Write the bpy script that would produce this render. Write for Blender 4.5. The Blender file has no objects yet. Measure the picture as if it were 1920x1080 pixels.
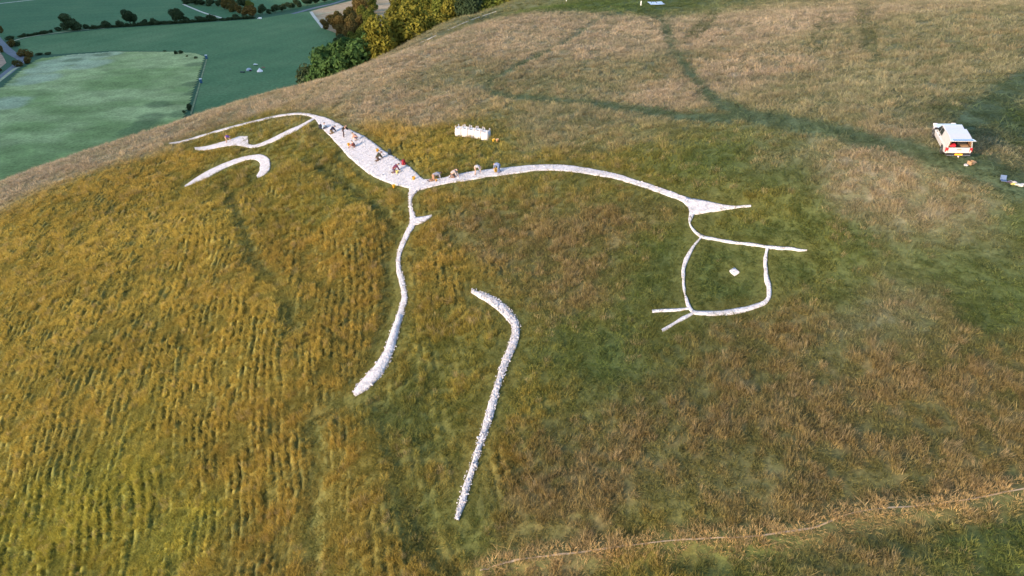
import bpy, bmesh, math, random
import numpy as np
from mathutils import Vector, Matrix

random.seed(7)
RNG = np.random.default_rng(11)
scene = bpy.context.scene
COL = scene.collection

# ------------------------------------------------------------------ camera, sky, sun, exposure
CAM_Z = 150.0
PITCH = math.radians(30.0)
cam_data = bpy.data.cameras.new('camera')
cam_data.sensor_width = 36.0
cam_data.lens = 24.0
cam_data.clip_start = 0.5
cam_data.clip_end = 9000.0
cam = bpy.data.objects.new('camera', cam_data)
COL.objects.link(cam)
cam.location = (0, 0, CAM_Z)
cam.rotation_euler = (math.pi / 2 - PITCH, 0, 0)
scene.camera = cam

SUN_EL = math.radians(13.0)
SUN_DIR = np.array([-0.80, -0.60])                    # horizontal direction towards the sun
world = bpy.data.worlds.new('World')
scene.world = world
world.use_nodes = True
wn = world.node_tree
wn.nodes.clear()
sky_node = wn.nodes.new('ShaderNodeTexSky')
sky_node.sky_type = 'NISHITA'
sky_node.sun_disc = False
sky_node.sun_elevation = SUN_EL
sky_node.sun_rotation = math.atan2(SUN_DIR[0], SUN_DIR[1])
sky_node.altitude = 250
sky_node.air_density = 1.0
sky_node.dust_density = 1.0
bg = wn.nodes.new('ShaderNodeBackground')
bg.inputs['Strength'].default_value = 0.15
wo = wn.nodes.new('ShaderNodeOutputWorld')
wn.links.new(sky_node.outputs[0], bg.inputs[0])
wn.links.new(bg.outputs[0], wo.inputs[0])

sun_data = bpy.data.lights.new('sun', 'SUN')
sun_data.energy = 2.05
sun_data.angle = math.radians(0.6)
sun_data.color = (1.0, 0.755, 0.57)
sun = bpy.data.objects.new('sun', sun_data)
COL.objects.link(sun)
sd = Vector((SUN_DIR[0] * math.cos(SUN_EL), SUN_DIR[1] * math.cos(SUN_EL), math.sin(SUN_EL)))
sun.rotation_euler = sd.to_track_quat('Z', 'Y').to_euler()
sun.location = (-200, -150, 260)

scene.view_settings.view_transform = 'Standard'
scene.view_settings.look = 'None'
scene.view_settings.exposure = 1.88
scene.view_settings.gamma = 1.0
scene.view_settings.use_curve_mapping = False
scene.cycles.max_bounces = 3
scene.cycles.diffuse_bounces = 2
scene.cycles.glossy_bounces = 2
scene.cycles.transmission_bounces = 2
scene.cycles.caustics_reflective = False
scene.cycles.caustics_refractive = False

# ------------------------------------------------------------------ numeric helpers
F = 1280.0
CP, SP = math.cos(PITCH), math.sin(PITCH)

def ray(px, py):
    """direction (per unit of depth along the optical axis) through a pixel of the 1920x1080 photograph"""
    px = np.asarray(px, float); py = np.asarray(py, float)
    a = (px - 960.0) / F; b = (540.0 - py) / F
    return a, CP + b * SP, b * CP - SP

def pt(px, py, d, dz=0.0):
    a, f, u = ray(px, py)
    return float(a * d), float(f * d), float(CAM_Z + u * d + dz)

def hash2(ix, iy, seed):
    h = (ix.astype(np.int64) * 374761393 + iy.astype(np.int64) * 668265263 + seed * 1442695041) & 0xFFFFFFFF
    h = ((h ^ (h >> 13)) * 1274126177) & 0xFFFFFFFF
    return ((h ^ (h >> 16)) & 0xFFFFFF) / float(0xFFFFFF)

def vnoise(x, y, seed=0):
    ix = np.floor(x); iy = np.floor(y)
    fx = x - ix; fy = y - iy
    fx = fx * fx * fx * (fx * (fx * 6 - 15) + 10); fy = fy * fy * fy * (fy * (fy * 6 - 15) + 10)
    a = hash2(ix, iy, seed); b = hash2(ix + 1, iy, seed)
    c = hash2(ix, iy + 1, seed); d = hash2(ix + 1, iy + 1, seed)
    return (a + (b - a) * fx) * (1 - fy) + (c + (d - c) * fx) * fy

def fbm(x, y, seed=0, octv=4):
    s = 0.0; w = 0.5; t = 0.0
    for o in range(octv):
        s = s + w * vnoise(x * 2 ** o + 17.3 * o, y * 2 ** o - 9.1 * o, seed + o); t += w; w *= 0.5
    return s / t

def sstep(a, b, x):
    t = np.clip((x - a) / (b - a), 0, 1)
    return t * t * (3 - 2 * t)

# ------------------------------------------------------------------ the lie of the land
CTRL = []
for px, py, d in [
    (-300, 1080, 53), (0, 1080, 46), (480, 1080, 38.5), (960, 1080, 33), (1440, 1080, 30), (1920, 1080, 28.5),
    (0, 800, 56), (480, 800, 47.5), (960, 800, 40.5), (1440, 800, 36.5), (1920, 800, 34.5),
    (0, 600, 70), (300, 590, 64), (640, 560, 57.5), (960, 560, 51), (1440, 540, 45.5), (1920, 560, 40.5),
    (0, 420, 98), (400, 350, 90), (620, 380, 75), (780, 350, 70), (1100, 330, 63), (1350, 380, 54), (1785, 285, 48.5), (1920, 340, 46),
    (318, 268, 114), (600, 225, 98), (890, 255, 80), (1250, 200, 77), (1500, 150, 76), (1920, 130, 66),
    (1250, 30, 138), (900, 130, 106), (1100, 90, 108), (1600, 20, 112), (1920, 0, 108),
    # near skyline
    (0, 347, 120), (212, 271, 126), (357, 221, 130), (480, 188, 129), (605, 154, 128), (723, 109, 131),
    (761, 97, 134), (819, 78, 142), (882, 53, 152), (934, 39, 163), (980, 29, 172),
    # far bank behind the near crest, with the chalk track on it
    (761, 88, 160), (819, 63, 168), (882, 33, 180), (934, 13, 195), (975, 2, 207), (1100, -12, 225), (1300, -14, 220)]:
    CTRL.append(pt(px, py, d))
for px, py, d, dz in [
    (761, 97, 145, -1.0), (819, 78, 154, -1.0), (882, 53, 165, -1.2), (934, 39, 178, -1.4),
    # ground falling away beyond the skyline
    (-100, 380, 170, -9), (0, 347, 165, -7), (212, 271, 175, -8), (357, 221, 180, -8), (480, 188, 180, -7.5), (605, 154, 180, -6),
    (0, 347, 230, -28), (212, 271, 240, -30), (357, 221, 245, -28), (480, 188, 250, -27), (605, 154, 245, -16), (540, 165, 300, -40),
    (0, 347, 330, -45), (212, 271, 340, -60), (400, 200, 340, -60),
    (723, 104, 200, -6), (819, 63, 215, -7), (924, 15, 240, -7), (1000, -5, 260, -7),
    (723, 104, 290, -7), (819, 63, 300, -6), (924, 15, 320, -5), (690, 110, 260, -10),
    (723, 60, 420, -9), (819, 20, 440, -7), (950, -20, 450, -8), (670, 90, 420, -45),
    (1300, -30, 330, -4), (1700, -30, 250, -3), (2100, -20, 160, 0), (2100, 400, 46, 0)]:
    CTRL.append(pt(px, py, d, dz))
CTRL += [(0, 0, 119), (-45, 0, 103), (45, 0, 125), (-90, 60, 98), (-100, 20, 92), (-60, -40, 95), (40, -40, 120),
         (90, 30, 138), (120, 120, 137), (140, 0, 136), (-150, 90, 78), (-160, 30, 70), (160, 250, 136), (250, 150, 135)]
CTRL = np.array(CTRL)
CS = CTRL / 100.0

def tps_fit(lam=0.0006):
    n = len(CS)
    d2 = ((CS[:, None, :2] - CS[None, :, :2]) ** 2).sum(-1)
    K = np.where(d2 > 0, 0.5 * d2 * np.log(np.maximum(d2, 1e-12)), 0) + lam * np.eye(n)
    P = np.c_[np.ones(n), CS[:, :2]]
    A = np.zeros((n + 3, n + 3)); A[:n, :n] = K; A[:n, n:] = P; A[n:, :n] = P.T
    b = np.zeros(n + 3); b[:n] = CS[:, 2]
    return np.linalg.solve(A, b)
TPSW = tps_fit()

def hill(x, y):
    xs = np.asarray(x, float).ravel() / 100; ys = np.asarray(y, float).ravel() / 100
    out = TPSW[-3] + TPSW[-2] * xs + TPSW[-1] * ys
    for i in range(len(CS)):
        d2 = (xs - CS[i, 0]) ** 2 + (ys - CS[i, 1]) ** 2
        out += TPSW[i] * 0.5 * d2 * np.log(np.maximum(d2, 1e-12))
    return (out * 100).reshape(np.shape(x))

def smooth_height(x, y):
    """hill, flat valley floor and an unseen ridge across the valley, shaped to keep the evening sun off it"""
    x = np.asarray(x, float); y = np.asarray(y, float)
    r = np.hypot(x, y - 80)
    cx = np.where(r > 480, x * 480 / np.maximum(r, 1), x); cy = np.where(r > 480, 80 + (y - 80) * 480 / np.maximum(r, 1), y)
    h = np.minimum(hill(cx, cy), 142)
    h = h - np.maximum(r - 480, 0) * 0.25
    k = 9.0
    h = np.where(h > 60, h, k * np.logaddexp(0, np.minimum(h, 200) / k))       # eases out into the valley floor at 0
    s = x * SUN_DIR[0] + y * SUN_DIR[1]                                        # towards the sun
    t = -x * SUN_DIR[1] + y * SUN_DIR[0]                                       # across: negative is up the valley
    return h, s, t

_smooth0 = smooth_height
RT = np.array([-6000, -1500, -900, -500, -330, -260, -205, -150, -60, 60, 6000.])
RH = np.array([195, 197, 203, 210, 232, 236, 190, 130, 70, 30, 30.])  # crest heights of the unseen ridge, shaped to shade valley and lower wood
def smooth_height(x, y):
    h, s, t = _smooth0(x, y)
    crest = np.interp(t, RT, RH)
    prof = np.cos(np.clip((s - 470) / 360, -1, 1) * math.pi / 2) ** 2
    prof = np.where(s > 470, np.maximum(prof, 0.75), prof)
    return np.maximum(h, crest * prof)

def cast(px, py, dmax=2600.0):
    """where the ray through a pixel meets the smooth land: x, y, z, depth"""
    px = np.atleast_1d(np.asarray(px, float)); py = np.atleast_1d(np.asarray(py, float))
    a, f, u = ray(px, py)
    D = np.geomspace(14, dmax, 420)
    lo = np.full(px.shape, 14.0); hi = np.full(px.shape, dmax)
    H = smooth_height(a[:, None] * D, f[:, None] * D)
    below = (CAM_Z + u[:, None] * D) < H
    k = np.argmax(below, 1)
    k = np.where(below.any(1), k, len(D) - 1)
    hi = D[k]; lo = D[np.maximum(k - 1, 0)]
    for _ in range(14):
        m = 0.5 * (lo + hi)
        b = (CAM_Z + u * m) < smooth_height(a * m, f * m)
        hi = np.where(b, m, hi); lo = np.where(b, lo, m)
    d = hi
    return np.c_[a * d, f * d, CAM_Z + u * d, d]

# ------------------------------------------------------------------ object helpers
def tag(o, label=None, cat=None, group=None, kind=None):
    if label: o['label'] = label
    if cat: o['category'] = cat
    if group: o['group'] = group
    if kind: o['kind'] = kind
    return o

def link(name, mesh, parent=None, mat=None):
    o = bpy.data.objects.new(name, mesh)
    COL.objects.link(o)
    if parent is not None: o.parent = parent
    if mat is not None and mesh is not None:
        mesh.materials.clear(); mesh.materials.append(mat)
    return o

def empty(name, loc=(0, 0, 0), rot=(0, 0, 0), scale=1.0):
    o = bpy.data.objects.new(name, None)
    COL.objects.link(o)
    o.empty_display_size = 0.2
    o.location = loc; o.rotation_euler = rot; o.scale = (scale,) * 3
    return o

def np_mesh(name, verts, faces, smooth=False, cols=None):
    me = bpy.data.meshes.new(name)
    verts = np.asarray(verts, np.float32); faces = np.asarray(faces, np.int32)
    me.vertices.add(len(verts)); me.vertices.foreach_set('co', verts.ravel())
    n = faces.shape[1]
    me.loops.add(faces.size); me.loops.foreach_set('vertex_index', faces.ravel())
    me.polygons.add(len(faces))
    me.polygons.foreach_set('loop_start', np.arange(0, faces.size, n, dtype=np.int32))
    try: me.polygons.foreach_set('loop_total', np.full(len(faces), n, np.int32))
    except Exception: pass
    me.polygons.foreach_set('use_smooth', np.full(len(faces), smooth))
    if cols is not None:
        at = me.attributes.new('col', 'FLOAT_COLOR', 'POINT')
        c4 = np.ones((len(verts), 4), np.float32); c4[:, :3] = cols
        at.data.foreach_set('color', c4.ravel())
    me.update(calc_edges=True)
    me.validate()
    return me

def newmat(name):
    m = bpy.data.materials.new(name); m.use_nodes = True
    nt = m.node_tree; nt.nodes.clear()
    return m, nt

def N(nt, kind, **kw):
    n = nt.nodes.new(kind)
    for k, v in kw.items():
        if k.startswith('i_'):
            n.inputs[k[2:].replace('_', ' ')].default_value = v
        else: setattr(n, k, v)
    return n

def simple(name, col, rough=0.7, metal=0.0, var=0.12, scale=6.0, spec=0.3, bump=0.0, transl=0.0):
    """principled surface with a little noise in colour, so nothing is perfectly even"""
    m, nt = newmat(name)
    out = N(nt, 'ShaderNodeOutputMaterial'); p = N(nt, 'ShaderNodeBsdfPrincipled')
    tc = N(nt, 'ShaderNodeTexCoord'); nz = N(nt, 'ShaderNodeTexNoise')
    nz.inputs['Scale'].default_value = scale; nz.inputs['Detail'].default_value = 4
    nt.links.new(tc.outputs['Object'], nz.inputs['Vector'])
    mr = N(nt, 'ShaderNodeMapRange'); mr.inputs['From Min'].default_value = 0.3; mr.inputs['From Max'].default_value = 0.7
    mr.inputs['To Min'].default_value = 1 - var; mr.inputs['To Max'].default_value = 1 + var
    nt.links.new(nz.outputs['Fac'], mr.inputs['Value'])
    mx = N(nt, 'ShaderNodeMix', data_type='RGBA', blend_type='MULTIPLY')
    mx.inputs['Factor'].default_value = 1.0
    mx.inputs[6].default_value = (*col, 1)
    nt.links.new(mr.outputs[0], mx.inputs[7])
    nt.links.new(mx.outputs[2], p.inputs['Base Color'])
    p.inputs['Roughness'].default_value = rough; p.inputs['Metallic'].default_value = metal
    p.inputs['Specular IOR Level'].default_value = spec
    if bump:
        b = N(nt, 'ShaderNodeBump'); b.inputs['Strength'].default_value = bump; b.inputs['Distance'].default_value = 0.02
        nt.links.new(nz.outputs['Fac'], b.inputs['Height']); nt.links.new(b.outputs[0], p.inputs['Normal'])
    sh = p.outputs[0]
    if transl:
        t = N(nt, 'ShaderNodeBsdfTranslucent'); nt.links.new(mx.outputs[2], t.inputs['Color'])
        ms = N(nt, 'ShaderNodeMixShader'); ms.inputs[0].default_value = transl
        nt.links.new(p.outputs[0], ms.inputs[1]); nt.links.new(t.outputs[0], ms.inputs[2]); sh = ms.outputs[0]
    nt.links.new(sh, out.inputs[0])
    return m

# ------------------------------------------------------------------ strips (chalk strokes, paths) traced onto the land
def resample(P, step):
    P = np.asarray(P, float)
    # Catmull-Rom through the given stations
    n = len(P); out = []
    for i in range(n - 1):
        p0 = P[max(i - 1, 0)]; p1 = P[i]; p2 = P[i + 1]; p3 = P[min(i + 2, n - 1)]
        L = np.hypot(*(p2[:2] - p1[:2])); k = max(1, int(L / step))
        for j in range(k):
            t = j / k
            out.append(0.5 * ((2 * p1) + (p2 - p0) * t + (2 * p0 - 5 * p1 + 4 * p2 - p3) * t * t + (3 * p1 - p0 - 3 * p2 + p3) * t ** 3))
    out.append(P[-1])
    return np.array(out)

def strip_cw(stations, step=6.0):
    """stations (px, py, width px) -> left and right edges on the land"""
    S = resample(stations, step)
    T = np.gradient(S[:, :2], axis=0); T /= np.maximum(np.hypot(T[:, 0], T[:, 1])[:, None], 1e-6)
    Nn = np.c_[-T[:, 1], T[:, 0]]
    A = S[:, :2] + Nn * S[:, 2:3] / 2; B = S[:, :2] - Nn * S[:, 2:3] / 2
    return cast(A[:, 0], A[:, 1])[:, :2], cast(B[:, 0], B[:, 1])[:, :2]

def strip_pairs(a, b, step=6.0):
    S = resample(np.c_[np.array(a, float), np.array(b, float)], step)
    return cast(S[:, 0], S[:, 1])[:, :2], cast(S[:, 2], S[:, 3])[:, :2]

CHALK = {}
CHALK['tail'] = strip_cw([(317, 269.5, 3), (340, 266, 3.6), (375, 256, 3.6), (412, 245, 3.6), (450, 234.5, 3.6), (487, 225.5, 3.6),
                          (525, 217, 3.6), (557, 213.5, 4.2), (576, 215, 5.5), (594, 220, 8)])
CHALK['trunk'] = strip_pairs(
    [(588, 216), (591, 216.4), (605, 220), (618, 224.3), (644, 237.5), (672.6, 251.6), (693.7, 263), (718, 281.5), (746.5, 299), (767.6, 313), (781.6, 327), (794, 337), (806, 337.4)],
    [(588, 221), (590.8, 222.5), (596, 231), (604, 241), (618, 255), (634, 272.7), (653, 293.8), (674, 311.4), (697, 329), (718, 339.5), (741, 346.6), (768, 352), (786, 358)])
CHALK['neck'] = strip_pairs(
    [(797, 337.4), (808, 337), (825, 334.8), (850.8, 329), (885.8, 322.5), (915.6, 318.6), (948, 315.3), (980.5, 312), (1000, 310.5), (1040, 309.5), (1078, 313), (1112, 318.5), (1152, 326), (1192, 338), (1232, 351.5), (1262, 361.5), (1284, 370.5), (1296, 374)],
    [(788, 358), (799, 353.6), (818, 348.4), (844, 343), (876.7, 338.7), (915.6, 332), (954.5, 327), (985, 322.5), (1000, 320.5), (1040, 319.5), (1073, 322), (1108, 327), (1147, 334), (1188, 345.5), (1228, 358.5), (1258, 369), (1279, 378), (1290, 388)])
CHALK['ear'] = strip_pairs(
    [(1286, 371.5), (1305, 375), (1321.7, 378), (1345, 382.5), (1369, 386.6), (1390, 386), (1408, 385.2)],
    [(1293, 402), (1306, 401), (1325, 398), (1345, 395.5), (1369, 392), (1390, 388.8), (1408, 386.6)])
CHALK['throat'] = strip_cw([(1298, 396, 14), (1294.5, 408, 9), (1293, 420, 7.5), (1301, 433.5, 6.5), (1313, 443, 5), (1319, 445.5, 4)], 3)
CHALK['brow'] = strip_cw([(1312, 443.5, 4.5), (1340, 449, 5), (1369, 453.7, 5), (1400, 458.5, 4.5), (1428, 462.6, 3), (1440, 465, 4.5), (1479, 467.8, 5), (1500, 469.3, 3.5), (1513, 470, 2)])
CHALK['snout'] = strip_cw([(1440.7, 465, 9), (1436, 486, 8), (1436.6, 514, 8.5), (1441, 539, 8.5), (1441.5, 556, 9), (1432, 567.6, 9), (1400, 578.6, 9.5), (1369, 585, 10), (1337, 587.5, 9.5), (1306, 586.5, 8.5), (1298, 584, 7)])
CHALK['cheek'] = strip_cw([(1316, 445, 3.5), (1298, 465, 6.5), (1285.5, 489, 7.5), (1280.8, 514, 8), (1282, 545.6, 7.5), (1290, 570.8, 7), (1302, 587, 8)])
CHALK['beak'] = strip_cw([(1222.5, 585, 6), (1255.6, 582.4, 5.5), (1291, 578.7, 4.5)])
CHALK['lower_beak'] = strip_cw([(1241, 620.7, 5.5), (1268, 605.4, 5.5), (1302, 587.5, 4.5)])
CHALK['foreleg'] = strip_cw([(777, 353, 16), (769.4, 371, 7.5), (770, 390.5, 7), (774, 410, 10), (772, 423.6, 9.5), (758.5, 449, 8), (749, 474, 8), (747, 495.5, 8.5), (752.7, 522.7, 9.5),
                             (757.8, 550, 10), (756.6, 569, 11), (748.8, 596.5, 12.5), (739, 627.6, 14.5), (731, 655, 16.5), (721.6, 676, 18.5), (704, 701.4, 20), (682.8, 722.8, 19), (663, 740, 9)])
CHALK['spur'] = strip_cw([(773, 416, 13), (784, 414, 12), (795.5, 411, 9), (809.8, 404, 2.5)], 3)
CHALK['hind_leg'] = strip_cw([(590, 221.5, 3.6), (577.5, 229, 4.6), (562.5, 238, 7), (543.8, 246.6, 9.5), (525, 256, 9.5), (506, 264.8, 8.5), (487.5, 272, 7), (472.5, 275, 6.5), (462, 272.5, 8)])
CHALK['hind_hoof'] = strip_pairs(
    [(465, 256.5), (461, 256), (450, 256), (431, 262.5), (412.5, 267.8), (384.4, 275.3), (364.7, 276.6)],
    [(466, 277), (461, 276), (446, 272.5), (427.5, 274), (412.5, 276.3), (384.4, 281.5), (366, 280.8)])
CHALK['far_hind_leg'] = strip_pairs(
    [(346, 348.8), (375, 329), (403, 314), (431, 302), (459, 293.4), (483.8, 290), (498.8, 292.5), (507, 302), (507, 313), (498.8, 326), (482.8, 333.4)],
    [(347, 350.3), (375, 340), (403, 326), (431, 311), (459, 301), (474.4, 298.5), (484.7, 302), (488, 309.4), (487.5, 318.8), (484.7, 325), (481, 330)])
CHALK['far_foreleg'] = strip_cw([(884.4, 546.7, 6), (909, 557.8, 12), (937.8, 575.6, 14), (957.8, 595.6, 14), (968, 617.8, 14), (960, 649, 13), (944.4, 689, 13), (931, 733.3, 13),
                                 (915.6, 786.7, 13), (900, 835.6, 13.5), (884.4, 884.4, 14), (869, 933, 14), (856, 977, 7)])
_t = np.linspace(0, math.pi, 9)
CHALK['eye'] = strip_pairs(np.c_[1376.8 - 9.2 * np.cos(_t), 510 - 1.5 * np.cos(_t) - 7.2 * np.sin(_t) - .3],
                           np.c_[1376.8 - 9.2 * np.cos(_t), 510 - 1.5 * np.cos(_t) + 7.2 * np.sin(_t) + .3], 2)

for _k in ('tail', 'throat', 'brow', 'snout', 'cheek', 'beak', 'lower_beak', 'hind_leg'):
    _A, _B = CHALK[_k]; _c = (_A + _B) / 2; CHALK[_k] = (_c + (_A - _c) * .76, _c + (_B - _c) * .76)

PATHS = {  # trodden green ways, and slope creases with shade painted green: name -> (strip, kind)
    'main': strip_cw([(1205, 22, 5), (1222, 27, 6), (1240, 42, 9), (1252, 60, 12), (1260, 82, 14), (1267, 105, 15), (1285, 127, 17), (1305, 152, 18), (1330, 180, 20), (1365, 204, 24), (1420, 222, 26), (1500, 236, 26), (1600, 254, 28), (1700, 276, 32), (1780, 298, 44), (1850, 318, 54), (1930, 352, 60)], 10),
    'left': strip_cw([(1142, 30, 4.5), (1100, 55, 5), (1050, 84, 5.5), (1000, 112, 6), (960, 132, 7), (922, 150, 8), (909, 164, 11), (925, 175, 11), (960, 180, 9), (1010, 185, 9), (1090, 195, 10), (1180, 207, 12), (1280, 220, 16), (1370, 224, 20)], 10),
    'rut_a': strip_cw([(1338, 20, 3.8), (1318, 42, 4.5), (1295, 65, 5.2), (1282, 76, 4.5)], 10),
    'rut_b': strip_cw([(1350, 22, 3.8), (1330, 46, 4.5), (1305, 70, 5.2)], 10),
    'rut_c': strip_cw([(1548, 22, 3.2), (1541, 40, 3.7), (1530, 62, 3.7), (1520, 90, 3.7)], 10),
    'rut_d': strip_cw([(1560, 28, 2.8), (1556, 50, 3.2), (1545, 75, 3.7), (1535, 100, 3.7)], 10),
    'rut_e': strip_cw([(1615, 5, 2.8), (1618, 40, 3.7), (1622, 75, 3.7), (1624, 105, 3.7)], 10),
    'rut_f': strip_cw([(1630, 5, 2.8), (1634, 40, 3.7), (1641, 75, 3.7), (1640, 120, 4.7)], 10),
    'patch': strip_cw([(1262, 98, 4), (1240, 112, 6), (1215, 128, 7)], 10),
    'corner': strip_cw([(1935, 150, 46), (1890, 175, 44), (1850, 205, 44), (1800, 240, 34), (1760, 262, 20)], 14),
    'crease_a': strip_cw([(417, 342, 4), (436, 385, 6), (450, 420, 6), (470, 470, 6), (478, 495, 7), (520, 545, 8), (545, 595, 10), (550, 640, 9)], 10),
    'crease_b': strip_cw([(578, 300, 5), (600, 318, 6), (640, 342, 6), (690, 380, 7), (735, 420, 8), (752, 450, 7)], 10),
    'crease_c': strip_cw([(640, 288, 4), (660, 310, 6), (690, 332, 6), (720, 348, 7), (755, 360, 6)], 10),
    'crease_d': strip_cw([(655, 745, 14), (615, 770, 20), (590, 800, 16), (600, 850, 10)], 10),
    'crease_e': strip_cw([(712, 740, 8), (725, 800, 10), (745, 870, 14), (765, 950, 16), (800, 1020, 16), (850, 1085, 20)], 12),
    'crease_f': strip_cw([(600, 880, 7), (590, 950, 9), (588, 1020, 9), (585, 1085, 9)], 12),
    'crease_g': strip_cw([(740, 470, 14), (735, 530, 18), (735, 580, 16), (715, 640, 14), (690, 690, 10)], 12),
}
TRAIL = [(900, 1075), (960, 1052), (1030, 1040), (1100, 1032), (1200, 1018), (1300, 1010), (1400, 1008), (1470, 1000), (1530, 990), (1590, 966), (1660, 955), (1740, 948), (1830, 933), (1940, 912)]
TRAIL_STRIP = strip_cw([(x, y, 5.0) for x, y in TRAIL], 10)

# raster of the near hill, metres
RX0, RX1, RY0, RY1, RS = -125.0, 140.0, 6.0, 250.0, 0.25
RNX = int((RX1 - RX0) / RS) + 1; RNY = int((RY1 - RY0) / RS) + 1

def seg_dist(X, Y, p, q):
    d = q - p; L2 = max(float(d @ d), 1e-9)
    t = np.clip(((X - p[0]) * d[0] + (Y - p[1]) * d[1]) / L2, 0, 1)
    return np.hypot(X - p[0] - t * d[0], Y - p[1] - t * d[1])

def raster_strips(strips, margin=5.0):
    """signed distance to a set of strips: negative inside"""
    D = np.full((RNY, RNX), margin, np.float32)
    for A, B in strips:
        for i in range(len(A) - 1):
            q = np.array([A[i], A[i + 1], B[i + 1], B[i]])
            lo = q.min(0) - margin; hi = q.max(0) + margin
            i0 = max(0, int((lo[0] - RX0) / RS)); i1 = min(RNX, int((hi[0] - RX0) / RS) + 2)
            j0 = max(0, int((lo[1] - RY0) / RS)); j1 = min(RNY, int((hi[1] - RY0) / RS) + 2)
            if i0 >= i1 or j0 >= j1: continue
            X, Y = np.meshgrid(RX0 + RS * np.arange(i0, i1), RY0 + RS * np.arange(j0, j1))
            e = np.minimum(seg_dist(X, Y, q[0], q[1]), seg_dist(X, Y, q[3], q[2]))
            ins = np.ones(X.shape, bool); ins2 = np.ones(X.shape, bool)
            for k in range(4):
                p0, p1 = q[k], q[(k + 1) % 4]
                c = (p1[0] - p0[0]) * (Y - p0[1]) - (p1[1] - p0[1]) * (X - p0[0])
                ins &= c >= 0; ins2 &= c <= 0
            ins |= ins2
            D[j0:j1, i0:i1] = np.minimum(D[j0:j1, i0:i1], np.where(ins, -e, e))
    return D

def sample(R, x, y):
    fx = np.clip((np.asarray(x) - RX0) / RS, 0, RNX - 1.001); fy = np.clip((np.asarray(y) - RY0) / RS, 0, RNY - 1.001)
    i = fx.astype(int); j = fy.astype(int); fx = fx - i; fy = fy - j
    return (R[j, i] * (1 - fx) + R[j, i + 1] * fx) * (1 - fy) + (R[j + 1, i] * (1 - fx) + R[j + 1, i + 1] * fx) * fy

R_CHALK = raster_strips(CHALK.values())
R_WAY = raster_strips([PATHS[k] for k in ('main', 'left', 'patch', 'corner')])
R_RUT = raster_strips([PATHS[k] for k in PATHS if k.startswith('rut')])
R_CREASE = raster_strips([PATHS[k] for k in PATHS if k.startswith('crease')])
R_TRAIL = raster_strips([TRAIL_STRIP])
FOLDS = [strip_cw([(385, 352, 3), (405, 400, 3), (432, 470, 3), (470, 540, 3), (500, 600, 3), (520, 680, 3)], 12), strip_cw([(690, 760, 3), (705, 830, 3), (722, 900, 3), (745, 990, 3), (770, 1090, 3)], 12), strip_cw([(540, 330, 3), (600, 372, 3), (660, 425, 3), (705, 480, 3)], 12)]
R_FOLD = raster_strips(FOLDS, 12.0)

# ------------------------------------------------------------------ what grows where
PAL = {  # sward colour, height m, cover, strength of the sheep-terrace ripple
    'G': ((.388, .284, .064), .21, 1.0, 1.0), 'Y': ((.328, .286, .054), .20, 1.0, .9), 'O': ((.235, .190, .044), .30, .9, .25),
    'S': ((.320, .222, .052), .23, .9, .65),
    'P': ((.330, .262, .182), .24, .95, 0), 'M': ((.215, .196, .116), .24, .8, 0), 'D': ((.088, .120, .038), .13, .6, 0),
    'B': ((.212, .160, .072), .30, .85, 0), 'T': ((.066, .098, .052), .12, .6, 0), 'L': ((.136, .148, .042), .22, .8, 0),
    'W': ((.320, .255, .175), .32, 1.0, 0)}
VEG = '''60 420 G|200 420 G|100 560 G|300 520 G|400 640 G|150 760 G|420 450 G|80 980 Y|350 1000 Y|200 900 Y|500 860 G|330 760 G|560 1000 S|620 760 S|540 700 G
250 350 S|120 380 S|540 480 S|600 400 O|680 480 S|650 620 S|700 880 S|620 880 S|800 1040 S|820 960 L|830 640 O|860 500 S|860 740 O|640 700 S|780 800 L|930 430 B|1050 440 B|1180 430 B|1230 470 L|1370 480 D|1370 555 D|1330 520 D
1420 520 D|1100 540 B|1050 640 L|1140 680 D|960 740 O|960 900 B|900 850 S|1000 820 B|1150 850 B|1300 760 B|1250 620 L|1400 650 B|1500 610 B|1550 560 L|1650 600 M|1750 520 D|1850 600 D|1850 720 B|1700 740 B|1600 850 B|1450 930 B
1800 840 B|1850 1010 L|1650 1040 B|1500 1050 L|1200 1060 O|1060 1000 B|1790 400 W|1670 350 W|1560 300 M|1900 440 D|1480 430 L|1400 420 O|1540 460 L|1620 450 D|1730 450 M|1660 300 P|1500 340 D
700 200 P|620 180 P|480 205 P|300 255 P|150 305 P|30 350 P|800 210 P|1000 230 M|850 150 M|950 90 P|1100 100 P|1050 150 M|1180 150 M|1150 60 P|1350 60 P|1500 40 P|1400 130 P|1500 180 M|1650 60 M|1720 150 M
1800 80 M|1900 50 M|1080 12 D|1148 13 D|1880 240 T|1600 210 M|1000 275 M|1150 285 M|1250 320 L|1000 300 O|1120 308 O|1200 325 O|720 255 S|780 295 G|830 270 O|450 240 O|420 320 O|560 300 O|500 280 O|350 300 S|880 300 O|1250 180 P|1100 220 M|1350 300 D|1300 320 L|760 110 P|900 60 P|1000 40 P'''
VP, VC = [], []
_pp = [v.split() for v in VEG.replace('\n', '|').split('|')]
_hit = cast([float(v[0]) for v in _pp], [float(v[1]) for v in _pp])
for v, h in zip(_pp, _hit):
    c, hh, cov, rip = PAL[v[2]]
    VP.append(h[:2]); VC.append((*c, hh, cov, rip))
VP = np.array(VP); VC = np.array(VC)

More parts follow.
